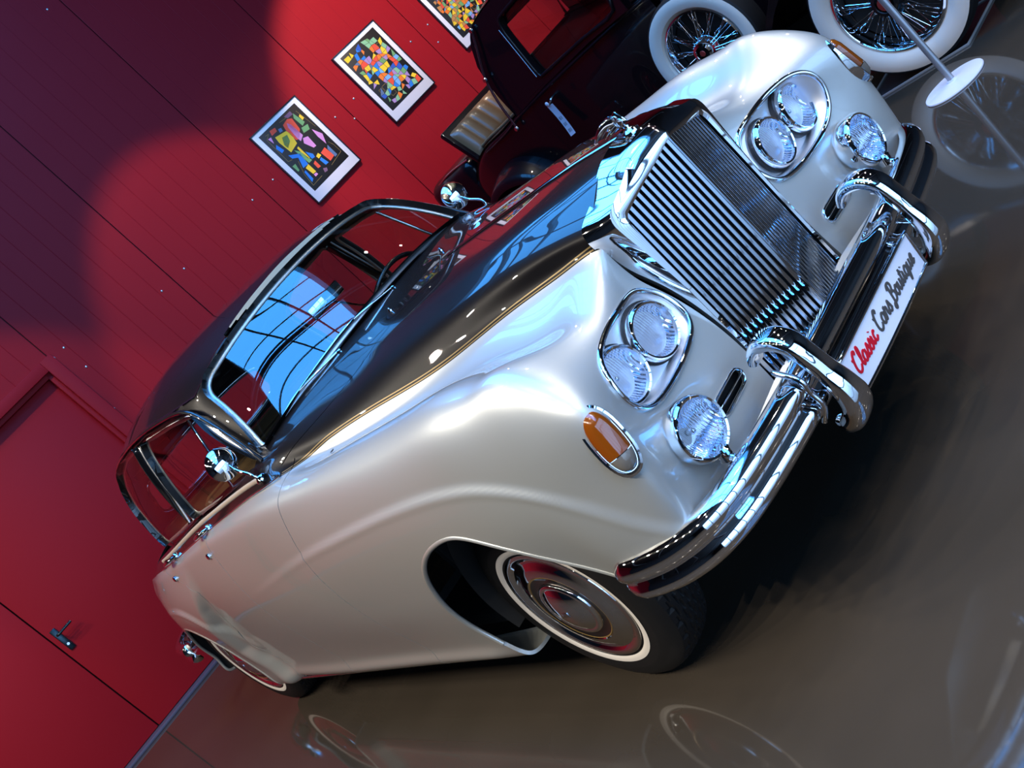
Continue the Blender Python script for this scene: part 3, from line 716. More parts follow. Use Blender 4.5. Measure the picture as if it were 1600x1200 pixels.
for sgn in (-1, 1):
    fw_o, fw_s = next(t for t in PANELS['front_wing'] if (t[1].V[:, 1].mean() > 0) == (sgn > 0))
    HC = empty('headlamp_cluster', parent=CAR)
    e = edge_path(fw_s, f_lamp) if False else None
    lp = [l for l in fw_s.loops() if np.all(np.abs(f_lamp(fw_s.V[l])) < 3e-4)]
    lp = max(lp, key=len); P = smoothpath(resample(fw_s.V[lp], .008, True), 3, True)
    cx = np.array([0, sgn*.468, .845])
    ring = P.copy(); ring[:, 0] += .002
    tube('bezel', ring, .0085, CHROME, HC, True, 10)
    r1 = P.copy(); r2 = cx+(P-cx)*np.array([1, .93, .93]); r2[:, 0] = r1[:, 0]-.012; r3 = cx+(P-cx)*np.array([1, .86, .86]); r3[:, 0] = .653
    V_ = np.vstack([r1, r2, r3]); k = len(P); F_ = [(a*k+i, a*k+(i+1) % k, (a+1)*k+(i+1) % k, (a+1)*k+i) for a in range(2) for i in range(k)]; F_.append(tuple(2*k+i for i in range(k)))
    meshobj('backing_plate', V_, F_, CHROME_B, HC, True, sharp=40)
    lamp_unit('headlamp', (.672, sgn*.400, .846), .073, (1, sgn*.03, .0), CAR)
    lamp_unit('headlamp', (.678, sgn*.567, .850), .073, (1, sgn*.05, .0), CAR)
    # fog lamp on its stalk
    FL = lamp_unit('fog_lamp', (.765, sgn*.585, .652), .078, (1, sgn*.03, .0), CAR, .05, .022, False)
    lathe_obj('shell', [(.083, -.004), (.082, -.03), (.068, -.062), (.04, -.08), (0, -.085)], CHROME, FL, 40, (.765, sgn*.585, .652), (1, sgn*.03, 0), sharp=60)
    tube('stalk', [(.745, sgn*.587, .585), (.758, sgn*.588, .562), (.790, sgn*.590, .545)], .013, CHROME, FL, n=12)
    lathe_obj('clamp', [(0, -.016), (.020, -.016), (.020, .012), (.012, .018), (0, .018)], CHROME, FL, 16, (.770, sgn*.588, .568), (.2, 0, 1))
    # intake slot
    SL = empty('air_intake', parent=CAR)
    lp = [l for l in fw_s.loops() if np.all(np.abs(f_slot(fw_s.V[l])) < 3e-4)]
    if lp:
        lp = max(lp, key=len); P = resample(fw_s.V[lp], .006, True); P[:, 0] += .001; tube('slot_rim', smoothpath(P, 1, True), .0045, CHROME, SL, True, 8)
    bm = bmesh.new(); add_box(bm, (.672, sgn*.387, .598), (.004, .18, .075)); bmobj('slot_mesh', bm, VENTBK, SL)
    bm = bmesh.new(); add_box(bm, (.700, sgn*.387, .598), (.014, .155, .005), .0015); bmobj('slot_bar', bm, CHROME, SL)
    # indicator
    IN = empty('indicator_lamp', parent=CAR)
    c, n0 = on_body(B, .742, sgn*.768, .825); n_ = Vector((.80, sgn*.57, .17)).normalized()
    zv = (Vector((0, sgn*-.10, 1))-n_*n_.dot(Vector((0, sgn*-.10, 1)))).normalized(); yv = zv.cross(n_)
    c = Vector((.744, sgn*.770, .822))+n_*.012
    def oval(a, b, k=2.4, n=40): return [(a*abs(math.cos(t))**(2/k)*(1 if math.cos(t) > 0 else -1), b*abs(math.sin(t))**(2/k)*(1 if math.sin(t) > 0 else -1)) for t in np.linspace(0, 2*PI, n, endpoint=False)]
    def dome(rings, name, m, clip=None):
        Vv = []; k = 40
        for (a, b, h, oz) in rings:
            for (u, w) in oval(a, b): Vv.append(c+yv*u+zv*(w+oz)+n_*h)
        F = [(i*k+j, i*k+(j+1) % k, (i+1)*k+(j+1) % k, (i+1)*k+j) for i in range(len(rings)-1) for j in range(k)]; F.append(tuple((len(rings)-1)*k+j for j in range(k)))
        bm = bmesh.new(); vs = [bm.verts.new(v) for v in Vv]
        for f in F: bm.faces.new([vs[i] for i in f])
        if clip is not None:
            r = bmesh.ops.bisect_plane(bm, geom=list(bm.verts)+list(bm.edges)+list(bm.faces), plane_co=c+zv*clip[0], plane_no=zv*clip[1], clear_inner=True)
            bmesh.ops.holes_fill(bm, edges=[e for e in bm.edges if e.is_boundary])
        return bmobj(name, bm, m, IN, True, 50)
    dome([(.046, .098, -.03, 0), (.046, .098, .006, 0), (.0445, .096, .014, 0), (.039, .090, .016, 0), (.035, .085, .010, 0)], 'base', CHROME)
    dome([(.034, .084, .008, 0), (.033, .081, .020, 0), (.027, .071, .030, 0), (.013, .048, .035, 0)], 'amber_lens', AMBER, (-.035, 1))
    dome([(.034, .084, .008, 0), (.033, .081, .020, 0), (.027, .071, .030, 0), (.013, .048, .035, 0)], 'clear_lens', CLEARL, (-.037, -1))
# ---- front bumper, overriders, number plate ---------------------------------------------
hp = [(0,.838), (.25,.836), (.45,.826), (.60,.808), (.70,.783), (.775,.738), (.822,.675), (.845,.60), (.853,.535), (.856,.49)]
path = catmull([(x, -y, .487) for y, x in hp[::-1]]+[(x, y, .487) for y, x in hp[1:]], 8)
prof = [(.080,-.010),(.086,.006),(.080,.026),(.064,.041),(.042,.047),(.022,.043),(.008,.033),(.000,.029),(-.010,.034),(-.024,.042),(-.042,.043),(-.060,.033),(-.073,.014),(-.077,-.006),(-.070,-.014),(-.055,.004),(-.02,.012),(.02,.014),(.058,.010)]
prof = [(a*.86, b) for a, b in prof]
sc = np.ones(len(path)); d = np.minimum(np.arange(len(path)), np.arange(len(path))[::-1]); sc = np.where(d < 9, .35+.65*np.sqrt(np.clip(d/9., 0, 1)), 1.)
V_, F_ = sweep(path, prof, up=(0, 0, 1), scale=sc)
meshobj('front_bumper', V_, F_, CHROME, CAR, True, sharp=60)
ap = np.array([[(.715+.085*v-.03*abs(u), u*.62, .505-.075*v) for u in np.linspace(-1, 1, 21)] for v in np.linspace(0, 1, 6)])
grid('front_apron', ap, SILVER, CAR)
for sgn in (-1, 1):
    yo = sgn*.318
    P = catmull([(.778, yo, .618), (.798, yo, .642), (.830, yo, .658), (.872, yo, .652), (.902, yo, .622), (.916, yo, .570), (.926, yo, .515), (.934, yo, .462), (.930, yo, .415), (.905, yo, .378), (.868, yo, .364), (.84, yo, .372)], 6)
    t = np.linspace(0, 1, len(P)); hw_ = np.interp(t, [0, .12, .3, .5, .62, .75, .9, 1], [.030, .037, .036, .033, .038, .046, .040, .02]); th = np.interp(t, [0, .2, .55, .7, .85, 1], [.014, .019, .021, .030, .030, .014])
    T_, U_, B_ = frames(P); V_, F_ = [], []; K = 24
    for i in range(len(P)):
        out = np.cross(T_[i], [0, 1, 0]); out *= np.sign(out@(P[i]-np.array([.84, yo, .51])))
        for a in np.linspace(0, 2*PI, K, endpoint=False):
            ca, sa = math.cos(a), math.sin(a); V_.append(P[i]+np.array([0, 1, 0])*hw_[i]*math.copysign(abs(ca)**.6, ca)+out*th[i]*math.copysign(abs(sa)**.75, sa))
    F_ = [(i*K+a, i*K+(a+1) % K, (i+1)*K+(a+1) % K, (i+1)*K+a) for i in range(len(P)-1) for a in range(K)]+[tuple(range(K)), tuple((len(P)-1)*K+a for a in range(K))]
    bm = bmesh.new(); vs = [bm.verts.new(v) for v in V_]
    for f in F_: bm.faces.new([vs[i] for i in f])
    bmobj('overrider', bm, CHROME, CAR, True, 60)
    tube('bumper_bracket', [(.60, sgn*.33, .455), (.80, sgn*.33, .455)], .02, DARK, CAR, n=8)
    cp = catmull([(.835, sgn*.362, .590), (.884, sgn*.364, .545), (.882, sgn*.364, .50), (.884, sgn*.364, .455), (.845, sgn*.362, .410)], 5)
    tube('overrider_collar', cp, .0075, CHROME, CAR, n=8)
rp = [(0,-4.50), (.35,-4.48), (.58,-4.40), (.70,-4.26), (.742,-4.10), (.752,-3.98), (.752,-3.93)]
V_, F_ = sweep(catmull([(x, -y, .46) for y, x in rp[::-1]]+[(x, y, .46) for y, x in rp[1:]], 6), [(a, -b) for a, b in prof][::-1], up=(0, 0, 1), scale=np.concatenate([[.5, .75, .9], np.ones(67), [.9, .75, .5]])); meshobj('rear_bumper', V_, F_, CHROME, CAR, True, sharp=60)
tp = [tuple(p) for p in st[0]]; meshobj('tail_panel', tp+[(p[0], -p[1], p[2]) for p in tp[::-1][1:]], [tuple(range(2*len(tp)-1))], SILVER, CAR, False)
PL = empty('number_plate', parent=CAR)
def plate_pt(u, v, off=0.):   # u -1..1 across (car left = +), v 0 bottom..1 top
    y = .262*u; x = .884+.014*v+.010*(1-u*u)*(1-v); return np.array([x+off, y, .370+.112*v])
us, vs_ = np.linspace(-1, 1, 21), np.linspace(0, 1, 5)
def plate_grid(off, s=1.): return np.array([[plate_pt(u*s, .5+(v-.5)*(s if s == 1 else .90), off) for u in us] for v in vs_])
grid('plate_face', plate_grid(.004, .985), PLATEW, PL)
Fp = plate_grid(0.); grid('plate_back', Fp-np.array([.004, 0, 0]), BLACKPL, PL, flip=True)
lp = [plate_pt(u, 0, .003) for u in us]+[plate_pt(1, v, .003) for v in vs_[1:]]+[plate_pt(u, 1, .003) for u in us[::-1][1:]]+[plate_pt(-1, v, .003) for v in vs_[::-1][1:-1]]
tube('plate_frame', np.array(lp), .0062, CHROME, PL, True, 8)
tube('plate_bracket', [(.80, 0, .43), (.878, 0, .43)], .012, DARK, PL, n=8)
GLY = {
 'C': (1.22, [[(.82,1.62),(.98,1.86),(.72,1.98),(.42,1.62),(.22,1.0),(.20,.40),(.42,.02),(.78,.05),(1.12,.42)], [(.42,1.62),(.20,1.42),(.16,1.62)]]),
 'l': (.52, [[(.02,.30),(.30,.95),(.44,1.66),(.32,1.92),(.18,1.5),(.16,.5),(.30,.04),(.52,.30)]]),
 'a': (1.0, [[(.70,.82),(.42,1.0),(.12,.66),(.12,.2),(.38,.02),(.66,.40),(.74,.95)], [(.74,.95),(.70,.34),(.82,.04),(1.0,.28)]]),
 's': (.66, [[(-.02,.28),(.22,.72),(.36,1.06),(.48,.66),(.56,.28),(.36,.0),(.10,.10)], [(.36,.0),(.66,.28)]]),
 'i': (.52, [[(0,.28),(.18,.95),(.16,.34),(.30,.04),(.52,.28)], [(.22,1.38),(.27,1.46)]]),
 'c': (.72, [[(.56,.82),(.38,1.0),(.12,.66),(.12,.24),(.36,.02),(.72,.30)]]),
 'r': (.84, [[(0,.28),(.16,1.12),(.24,.88),(.52,.88),(.46,.34),(.60,.04),(.84,.28)]]),
 'B': (1.25, [[(.50,1.8),(.42,1.0),(.34,.1),(.16,-.42),(-.06,-.30),(.06,-.02),(.30,.06)], [(.14,1.5),(.40,1.9),(.86,1.92),(1.04,1.56),(.84,1.14),(.46,1.02)], [(.46,1.02),(.96,.92),(1.12,.50),(.84,.06),(.34,.02)]]),
 'o': (.86, [[(.42,1.0),(.12,.66),(.12,.24),(.38,.02),(.64,.34),(.62,.80),(.42,1.0),(.60,.82),(.86,.86)]]),
 'u': (1.0, [[(0,.50),(.14,.95),(.10,.34),(.28,.04),(.58,.36),(.70,.95)], [(.70,.95),(.66,.32),(.80,.04),(1.0,.28)]]),
 't': (.60, [[(.0,.3),(.22,.9),(.30,1.56)], [(.30,1.56),(.20,.4),(.34,.04),(.60,.28)], [(.02,1.12),(.56,1.18)]]),
 'q': (1.0, [[(.70,.82),(.42,1.0),(.12,.66),(.12,.2),(.38,.02),(.66,.40),(.74,.95)], [(.74,.95),(.66,.2),(.58,-.72)], [(.58,-.72),(.80,-.30),(1.0,.28)]]),
 'e': (.76, [[(0,.34),(.40,.52),(.54,.84),(.38,1.0),(.14,.70),(.12,.26),(.36,.02),(.76,.30)]]),
}
def write(word, u0, m, name):
    s_ = .0262; parts = []; x = u0
    for ch in word:
        if ch == ' ': x += .5; continue
        adv, st_ = GLY[ch]
        for k in st_:
            P = catmull(k, 5) if len(k) > 2 else np.array(k); Q = []
            for (a, b) in P: Q.append(plate_pt(((x+a+.16*b)*s_-.235)/.262, .36+b*s_/.112, .0048))
            parts.append(sweep(np.array(Q), circ(.0015, 6, .0045), up=(1, 0, 0)))
        x += adv
    Vv, Fv = join(parts); meshobj(name, Vv, Fv, m, PL, True, sharp=50); return x
x = write('Classic', .6, INK_R, 'red_lettering'); x = write('Cars Boutique', x+.55, INK_G, 'grey_lettering')
# ---- wheels ------------------------------------------------------------------------------
def wheel(name, cx, sgn, steer=0.):
    Wl = empty(name, parent=CAR); Wl.location = (cx, sgn*.69, .356); Wl.rotation_euler = (0, 0, steer); ax = (0, sgn, 0)
    rad = [(.196,.060),(.206,.078),(.216,.086),(.224,.090)]
    lathe_obj('tyre', [(.200,-.075),(.235,-.092),(.27,-.098),(.305,-.094),(.333,-.082),(.345,-.070),(.345,.070),(.333,.082),(.305,.0945),(.285,.0975),(.281,.0985),(.277,.0980),(.262,.0985),(.2535,.0975),(.2525,.0985),(.2315,.0945),(.2305,.093),(.215,.085),(.200,.070)], RUBBER, Wl, 96, (0,0,0), ax, sharp=25)
    n1, n2 = 220, 34; Gt = np.zeros((n1+1, n2, 3))
    for i in range(n1+1):
        a = 2*PI*i/n1
        for j in range(n2):
            h = -.072+.144*j/(n2-1); base = .3575-.0135*(abs(h)/.072)**2.6; zig = .0035*(1 if (i % 6) < 3 else -1)
            dgr = min(abs(h-g-zig) for g in (-.050, -.026, 0, .026, .050)); lat = (i % 6 == 0) and abs(h) > .050
            r = base-(.006 if dgr < .0032 or lat else 0); Gt[i, j] = (r*math.cos(a), sgn*h, r*math.sin(a))
    grid('tread', Gt, RUBBER, Wl, sharp=30)
    lathe_obj('white_band', [(.2315,.0950),(.236,.0972),(.244,.0988),(.2525,.0990)], WHITEW, Wl, 96, (0,0,0), ax)
    lathe_obj('wheel_trim', [(.226,.080),(.2275,.089),(.224,.0955),(.214,.0975),(.205,.094),(.196,.0885),(.186,.0905),(.172,.097),(.160,.1010),(.146,.1035),(.1405,.1045),(.138,.1015)], CHROME, Wl, 80, (0,0,0), ax, sharp=40)
    lathe_obj('gold_ring', [(.138,.1015),(.1355,.1030),(.133,.1015)], GOLD, Wl, 64, (0,0,0), ax)
    lathe_obj('black_ring', [(.1335,.1012),(.120,.0980),(.106,.0985)], BLACK, Wl, 64, (0,0,0), ax)
    lathe_obj('hub_cap', [(.107,.0980),(.106,.1050),(.101,.1095),(.092,.1100),(.088,.1085),(.080,.1125),(.062,.1195),(.040,.1240),(.018,.1260),(0,.1265)], CHROME, Wl, 64, (0,0,0), ax, sharp=40)
    bm = bmesh.new(); add_box(bm, (0, sgn*.1268, 0), (.030, .004, .018), .0015); bmobj('cap_badge', bm, CHROME_D, Wl)
    lathe_obj('brake_drum', [(0,-.03),(.19,-.03),(.20,.02),(.19,.06),(0,.065)], DARK, Wl, 32, (0,0,0), ax)
    return Wl
for sgn in (-1, 1):
    wheel('front_wheel', .012, sgn, -.03); wheel('rear_wheel', -3.112, sgn)
tube('axle', [(-3.11, -.66, .356), (-3.11, .66, .356)], .04, DARK, CAR); tube('axle', [(.0, -.66, .356), (.0, .66, .356)], .035, DARK, CAR)
# ---- mirrors, handles, mouldings, wipers -------------------------------------------------
for sgn in (-1, 1):
    MR = empty('door_mirror', parent=CAR); c = Vector((-1.045, sgn*.775, 1.290)); n_ = Vector((1, sgn*-.12, .05)).normalized()
    lathe_obj('mirror_shell', [(.061,-.006),(.063,.0),(.060,.010),(.048,.024),(.026,.034),(0,.038)], CHROME, MR, 40, c, n_, sharp=60)
    lathe_obj('mirror_glass', [(0,-.004),(.060,-.004)], REFLECT, MR, 40, c, n_)
    tube('mirror_stalk', catmull([c+n_*.03+Vector((0,0,-.02)), c+Vector((.055, 0, -.05)), (-.935, sgn*.775, 1.205), (-.925, sgn*.768, 1.172)], 6), .006, CHROME, MR)
    lathe_obj('mirror_foot', [(.022,-.004),(.020,.004),(.008,.012),(0,.013)], CHROME, MR, 20, (-.925, sgn*.766, 1.168), (0, sgn*.4, .9))
    for hx, hz in ((-1.715, 1.114), (-2.37, 1.074)):
        y0 = sgn*.803; DH = empty('door_handle', parent=CAR)
        lathe_obj('escutcheon', [(.0,.010),(.014,.010),(.018,.004),(.019,-.006)], CHROME, DH, 20, (hx+.062, y0, hz+.002), (0, sgn*.8, .5)); lathe_obj('push_button', [(.012,-.004),(.013,.014),(.009,.020),(0,.022)], CHROME, DH, 20, (hx-.066, y0+sgn*.003, hz-.003), (0, sgn*.8, .4))
        P = catmull([(hx+.066, y0+sgn*.004, hz+.004), (hx+.045, y0+sgn*.030, hz+.010), (hx, y0+sgn*.036, hz+.007), (hx-.045, y0+sgn*.030, hz+.002), (hx-.068, y0+sgn*.010, hz-.003)], 6)
        tube('handle_bar', P, .0085, CHROME, DH, n=12, up=(0, 0, 1), r2=.0125)
    for hx, hz, yy in ((-1.735, 1.033, .862), (-2.43, .998, .850)):
        lathe_obj('key_lock', [(.014,-.004),(.014,.006),(.010,.010),(0,.011)], CHROME, CAR, 20, (hx, sgn*yy, hz), (0, sgn, .12))
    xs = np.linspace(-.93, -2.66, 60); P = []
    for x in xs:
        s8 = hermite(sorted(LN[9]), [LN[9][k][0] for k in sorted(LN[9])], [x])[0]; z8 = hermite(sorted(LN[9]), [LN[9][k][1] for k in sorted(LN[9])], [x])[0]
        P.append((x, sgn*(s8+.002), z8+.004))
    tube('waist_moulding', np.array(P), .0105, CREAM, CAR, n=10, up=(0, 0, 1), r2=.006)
    P = [(x, sgn*(wy(np.array([x]))[0]+.003), wz(np.array([x]))[0]+.001) for x in np.linspace(-.79, -2.68, 60)]
    tube('colour_break_moulding', np.array(P), .0032, CHROME, CAR, n=8)
    P = [(x, sgn*(.838 if x < -.4 else .842), .243) for x in np.linspace(-.47, -2.70, 30)]
    tube('sill_moulding', np.array(P), .006, CHROME_D, CAR, n=8)
    # rain gutter over the doors, running down the screen pillar
    gp = catmull([(-.955, sgn*.700, 1.20), (-1.05, sgn*.674, 1.315), (-1.16, sgn*.652, 1.43), (-1.25, sgn*.640, 1.492), (-1.38, sgn*.640, 1.525), (-1.70, sgn*.658, 1.553), (-2.05, sgn*.658, 1.553), (-2.4, sgn*.640, 1.527), (-2.64, sgn*.618, 1.475), (-2.74, sgn*.625, 1.38), (-2.78, sgn*.655, 1.25), (-2.76, sgn*.675, 1.12)], 6)
    tube('rain_gutter', gp, .007, BLACK, CAR, n=8, up=(0, 0, 1), r2=.009)
    tube('gutter_bright_strip', np.array(gp)+np.array([0, sgn*.008, -.002]), .003, CHROME, CAR, n=6)
    bm = bmesh.new(); rot = Matrix.Rotation(sgn*.285, 3, 'X')
    add_box(bm, (-1.858, sgn*.703, 1.345), (.050, .016, .365), .004, rot); bmobj('door_pillar', bm, BLACK, CAR)
    for dx in (-.031, .031): tube('pillar_bright_strip', [(-1.858+dx*1.05, sgn*.762, 1.165), (-1.852+dx, sgn*.708, 1.345), (-1.846+dx*.95, sgn*.655, 1.525)], .006, CHROME_B, CAR, n=8)
    tube('quarterlight_bar', [(-1.33, sgn*.630, 1.478), (-1.27, sgn*.742, 1.168)], .007, CHROME, CAR, n=8)
def front_of_screen(y, up_=0.):   # point just ahead of the screen foot
    k = np.argmin((H.V[:, 1]-y)**2+(H.V[:, 2]-(ws_z(np.array([abs(y)]), False)[0]+up_))**2+np.where(H.V[:, 0] > -1.2, 0, 9)); return H.V[k]
for y0, y1 in ((-.27, -.62), (.06, -.30)):
    WP = empty('wiper', parent=CAR); pz = front_of_screen(y0, -.02)+np.array([.035, 0, -.01])
    lathe_obj('wiper_spindle', [(.015,-.02),(.015,.010),(.009,.020),(0,.022)], CHROME, WP, 16, pz, (.35, 0, 1))
    mid = front_of_screen((y0+y1)/2, .005)+np.array([.022, 0, .006])
    tube('wiper_arm', catmull([pz+np.array([0, 0, .016]), pz*.6+mid*.4+np.array([.004, 0, .010]), mid], 5), .0045, CHROME, WP, n=8)
    bl = np.array([front_of_screen(y, .010)+np.array([.014, 0, .003]) for y in np.linspace(y0*.9, y1, 16)])
    tube('wiper_blade', smoothpath(bl, 3), .0042, CHROME, WP, n=8)
for sgn in (-1, 1):
    p_, n_ = on_body(B, -.52, sgn*.16); lathe_obj('washer_jet', [(.010,-.004),(.008,.006),(.003,.014),(0,.015)], CHROME, CAR, 14, p_, (0.2, 0, 1))
# ---- cabin -------------------------------------------------------------------------------
C2 = roof.cents(); hl = roof.pick(C2[:, 2] > 1.575); hl.obj('headlining', LINING, CAR, flange=0, inset=.022)
CB = empty('dashboard', parent=CAR)
bm = bmesh.new(); add_box(bm, (-1.03, 0, 1.10), (.10, 1.30, .15), .03, Matrix.Rotation(.2, 3, 'Y')); bmobj('dash_panel', bm, WOODV, CB)
bm = bmesh.new(); add_box(bm, (-.985, 0, 1.185), (.16, 1.24, .03), .012); bmobj('dash_top', bm, BLACKPL, CB)
SWh = empty('steering_wheel', parent=CAR); c = Vector((-1.235, .35, 1.115)); n_ = Vector((-.86, 0, .51)).normalized(); e1 = Vector((0, 1, 0)); e2 = n_.cross(e1)
ringp = [tuple(c+e1*.215*math.cos(a)+e2*.215*math.sin(a)) for a in np.linspace(0, 2*PI, 60, endpoint=False)]
tube('rim', np.array(ringp), .0105, BLACKPL, SWh, True, 10)
lathe_obj('horn_boss', [(.05,-.03),(.05,.0),(.035,.012),(0,.016)], BLACKPL, SWh, 24, c, n_)
for a in (PI*.5, PI*1.18, PI*1.82): tube('spoke', [c+(e1*math.cos(a)+e2*math.sin(a))*.04, c+(e1*math.cos(a)+e2*math.sin(a))*.21], .009, BLACKPL, SWh, n=8)
tube('steering_column', [c, c-n_*.35], .022, BLACKPL, SWh, n=12)
def seat(name, cx, cy, w, back, ztop, pl=6):
    S_ = empty(name, parent=CAR)
    def pleated(nm, o, ax1, ax2, nrm, l1, l2, th):
        nu, nv = pl*8+1, 9; g = np.zeros((nv, nu, 3)); o, ax1, ax2, nrm = map(np.array, (o, ax1, ax2, nrm))
        for i in range(nv):
            for j in range(nu):
                u, v = j/(nu-1)*2-1, i/(nv-1)*2-1; edge = (1-abs(u)**8)*(1-abs(v)**6)
                h = th*edge**.5+.012*abs(math.sin(PI*pl*(u+1)/2))**.6*edge; g[i, j] = o+ax1*u*l1/2+ax2*v*l2/2+nrm*h
        grid(nm, g, LEATHER, S_)
    pleated('cushion', (cx, cy, .66), (0, 1, 0), (1, 0, 0), (0, 0, 1), w, .52, .13)
    rk = .20; bz = (.66+ztop)/2; pleated('backrest', (cx-.26, cy, bz), (0, 1, 0), (-math.sin(rk), 0, math.cos(rk)), (math.cos(rk), 0, math.sin(rk)), w, ztop-.66, .10)
    bm = bmesh.new(); add_box(bm, (cx-.30, cy, bz), (.10, w, ztop-.64), .04, Matrix.Rotation(-rk, 3, 'Y')); add_box(bm, (cx, cy, .62), (.52, w, .12), .03); bmobj('seat_shell', bm, LEATHER, S_)
for cy in (-.34, .34): seat('front_seat', -1.62, cy, .62, .1, 1.165, 7)
seat('rear_seat', -2.48, 0, 1.26, .1, 1.15, 14)
for sgn in (-1, 1):
    bm = bmesh.new(); add_box(bm, (-1.74, sgn*.735, .77), (1.50, .03, .64), .01); bmobj('door_card', bm, LEATHER, CAR)
bm = bmesh.new(); add_box(bm, (-1.85, 0, .46), (2.3, 1.5, .03)); add_box(bm, (-2.94, 0, 1.05), (.36, 1.1, .02)); add_box(bm, (-2.84, 0, .8), (.03, 1.3, .5)); bmobj('cabin_floor', bm, DARK, CAR)
RM = empty('rear_view_mirror', parent=CAR)
bm = bmesh.new(); add_box(bm, (-1.155, .045, 1.395), (.014, .19, .055), .006, Matrix.Rotation(.1, 3, 'Y')); bmobj('mirror_head', bm, CHROME, RM)
tube('mirror_stem', [(-1.15, .045, 1.39), (-1.0, .05, 1.29), (-.93, .05, 1.262)], .005, CHROME, RM, n=8)

# ================================================================== THE HALL
ANG = -.148; NX_, NY_ = math.cos(ANG), math.sin(ANG); P0 = Vector((-5.746, -1.276, 0))
def wp(u, z, off=0.): return P0+Vector((-NY_, NX_, 0))*u+Vector((NX_, NY_, 0))*off+Vector((0, 0, z))
RED = mat('crimson_lacquer', (.33, .010, .017), .5, spec=.12); bump(RED, 140., .10, .001)
RED_D = mat('crimson_door', (.33, .010, .017), .5, spec=.12); bump(RED_D, 160., .08, .001)
FLOOR = mat('polished_floor', (.05, .042, .033), .055, 0., 0., .03, .5); noise_col(FLOOR, (.037, .030, .0225), (.047, .038, .029), 1.6, 6., (.035, .075)); bump(FLOOR, 3.5, .018, .004, 3.)
SKIRT = mat('blue_grey_skirting', (.06, .06, .10), .5)
STEEL = mat('painted_steel', (.20, .21, .22), .5)
CEIL = mat('dark_ceiling', (.035, .033, .035), .8)
WALLG = mat('side_wall_paint', (.035, .028, .026), .8)
rotz = math.atan2(NY_, NX_)
HT = 5.6
def ss(o, k='structure'): o['kind'] = k; return o
fl = meshobj('floor', [tuple(wp(u, 0, n)) for u, n in ((-9, -.1), (13, -.1), (13, 17), (-9, 17))], [(0, 1, 2, 3)], FLOOR, None, False)
if fl.data.polygons[0].normal.z < 0: fl.data.flip_normals()
ss(fl)
WB = empty('wall_back'); ss(WB)
DO = (-1.085, 1.735, 2.31)     # double door opening: u0,u1,height
def ribbed(u0, u1, z0, z1):
    """one wall board: shallow vertical V grooves every 15 cm, edges turned back into the joint"""
    us = [(u0+.004, -.012), (u0+.004, 0), (u0+.008, .001)]; k = 1
    while u0+.15*k < u1-.05:
        c = u0+.15*k; us += [(c-.003, .001), (c, -.0006), (c+.003, .001)]; k += 1
    us += [(u1-.008, .001), (u1-.004, 0), (u1-.004, -.012)]
    V_ = [tuple(wp(u, z, o)) for z in (z0, z1) for u, o in us]; n = len(us)
    return V_, [(i, i+1, n+i+1, n+i) for i in range(n-1)]
k = -6
for k in range(-10, 11):
    u0 = 1.81+1.0535*k; u1 = u0+1.0535
    segs = [(.03, HT)]
    if u1 > DO[0]-.05 and u0 < DO[1]+.05:
        segs = [(DO[2]+.075, HT)]
        if u0 < DO[0]-.1: V_, F_ = ribbed(u0, DO[0]-.10, .03, DO[2]+.075); meshobj('wall_panel', V_, F_, RED, WB, False)
    for z0, z1 in segs:
        V_, F_ = ribbed(u0, u1, z0, z1); meshobj('wall_panel', V_, F_, RED, WB, False)
meshobj('wall_lining', [tuple(wp(-9, 0, -.02)), tuple(wp(DO[0]-.05, 0, -.02)), tuple(wp(DO[0]-.05, HT, -.02)), tuple(wp(-9, HT, -.02)), tuple(wp(DO[1]+.05, 0, -.02)), tuple(wp(13, 0, -.02)), tuple(wp(13, HT, -.02)), tuple(wp(DO[1]+.05, HT, -.02)), tuple(wp(DO[0]-.05, DO[2]+.05, -.02)), tuple(wp(DO[1]+.05, DO[2]+.05, -.02))], [(0, 1, 2, 3), (4, 5, 6, 7), (8, 9, 7, 2)], mat('joint_shadow', (.05, .004, .008), .8), WB, False)
sv, sf = lathe([(.0, .006), (.005, .006), (.009, .003), (.010, 0)], 10)
SCREW = mat('screw_head', (.8, .72, .72), .25, .8)
sc_me = None
def screw(u, z):
    global sc_me
    if sc_me is None:
        o = meshobj('screw', sv, sf, SCREW, WB); sc_me = o.data
    else: o = link(bpy.data.objects.new('screw', sc_me), WB)
    o.matrix_world = Matrix.Translation(wp(u, z, .001)) @ Matrix.Rotation(rotz, 4, 'Z') @ Matrix.Rotation(PI/2, 4, 'Y')
for k in range(-4, 6):
    u = 1.81+1.0535*k
    for z in (2.15, 4.20):
        for du in (-.125, .125):
            if z > DO[2] or not (DO[0]-.1 < u+du < DO[1]+.12): screw(u+du, z)
for u, z in ((1.935, 2.356), (1.835, 2.35), (1.795, 2.385), (1.835, 1.80), (6.10, 1.98), (4.965, 2.03)): screw(u, z)
bm = bmesh.new()
for a, b in ((-9, DO[0]-.1), (DO[1]+.1, 13)):
    L_ = b-a; add_box(bm, tuple(wp((a+b)/2, .018, .012)), (.026, L_, .036), .003, Matrix.Rotation(rotz, 3, 'Z'))
add_box(bm, tuple(wp((DO[0]+DO[1])/2, .010, -.05)), (.16, DO[1]-DO[0], .02), .003, Matrix.Rotation(rotz, 3, 'Z'))
ss(bmobj('baseboard_back', bm, SKIRT))
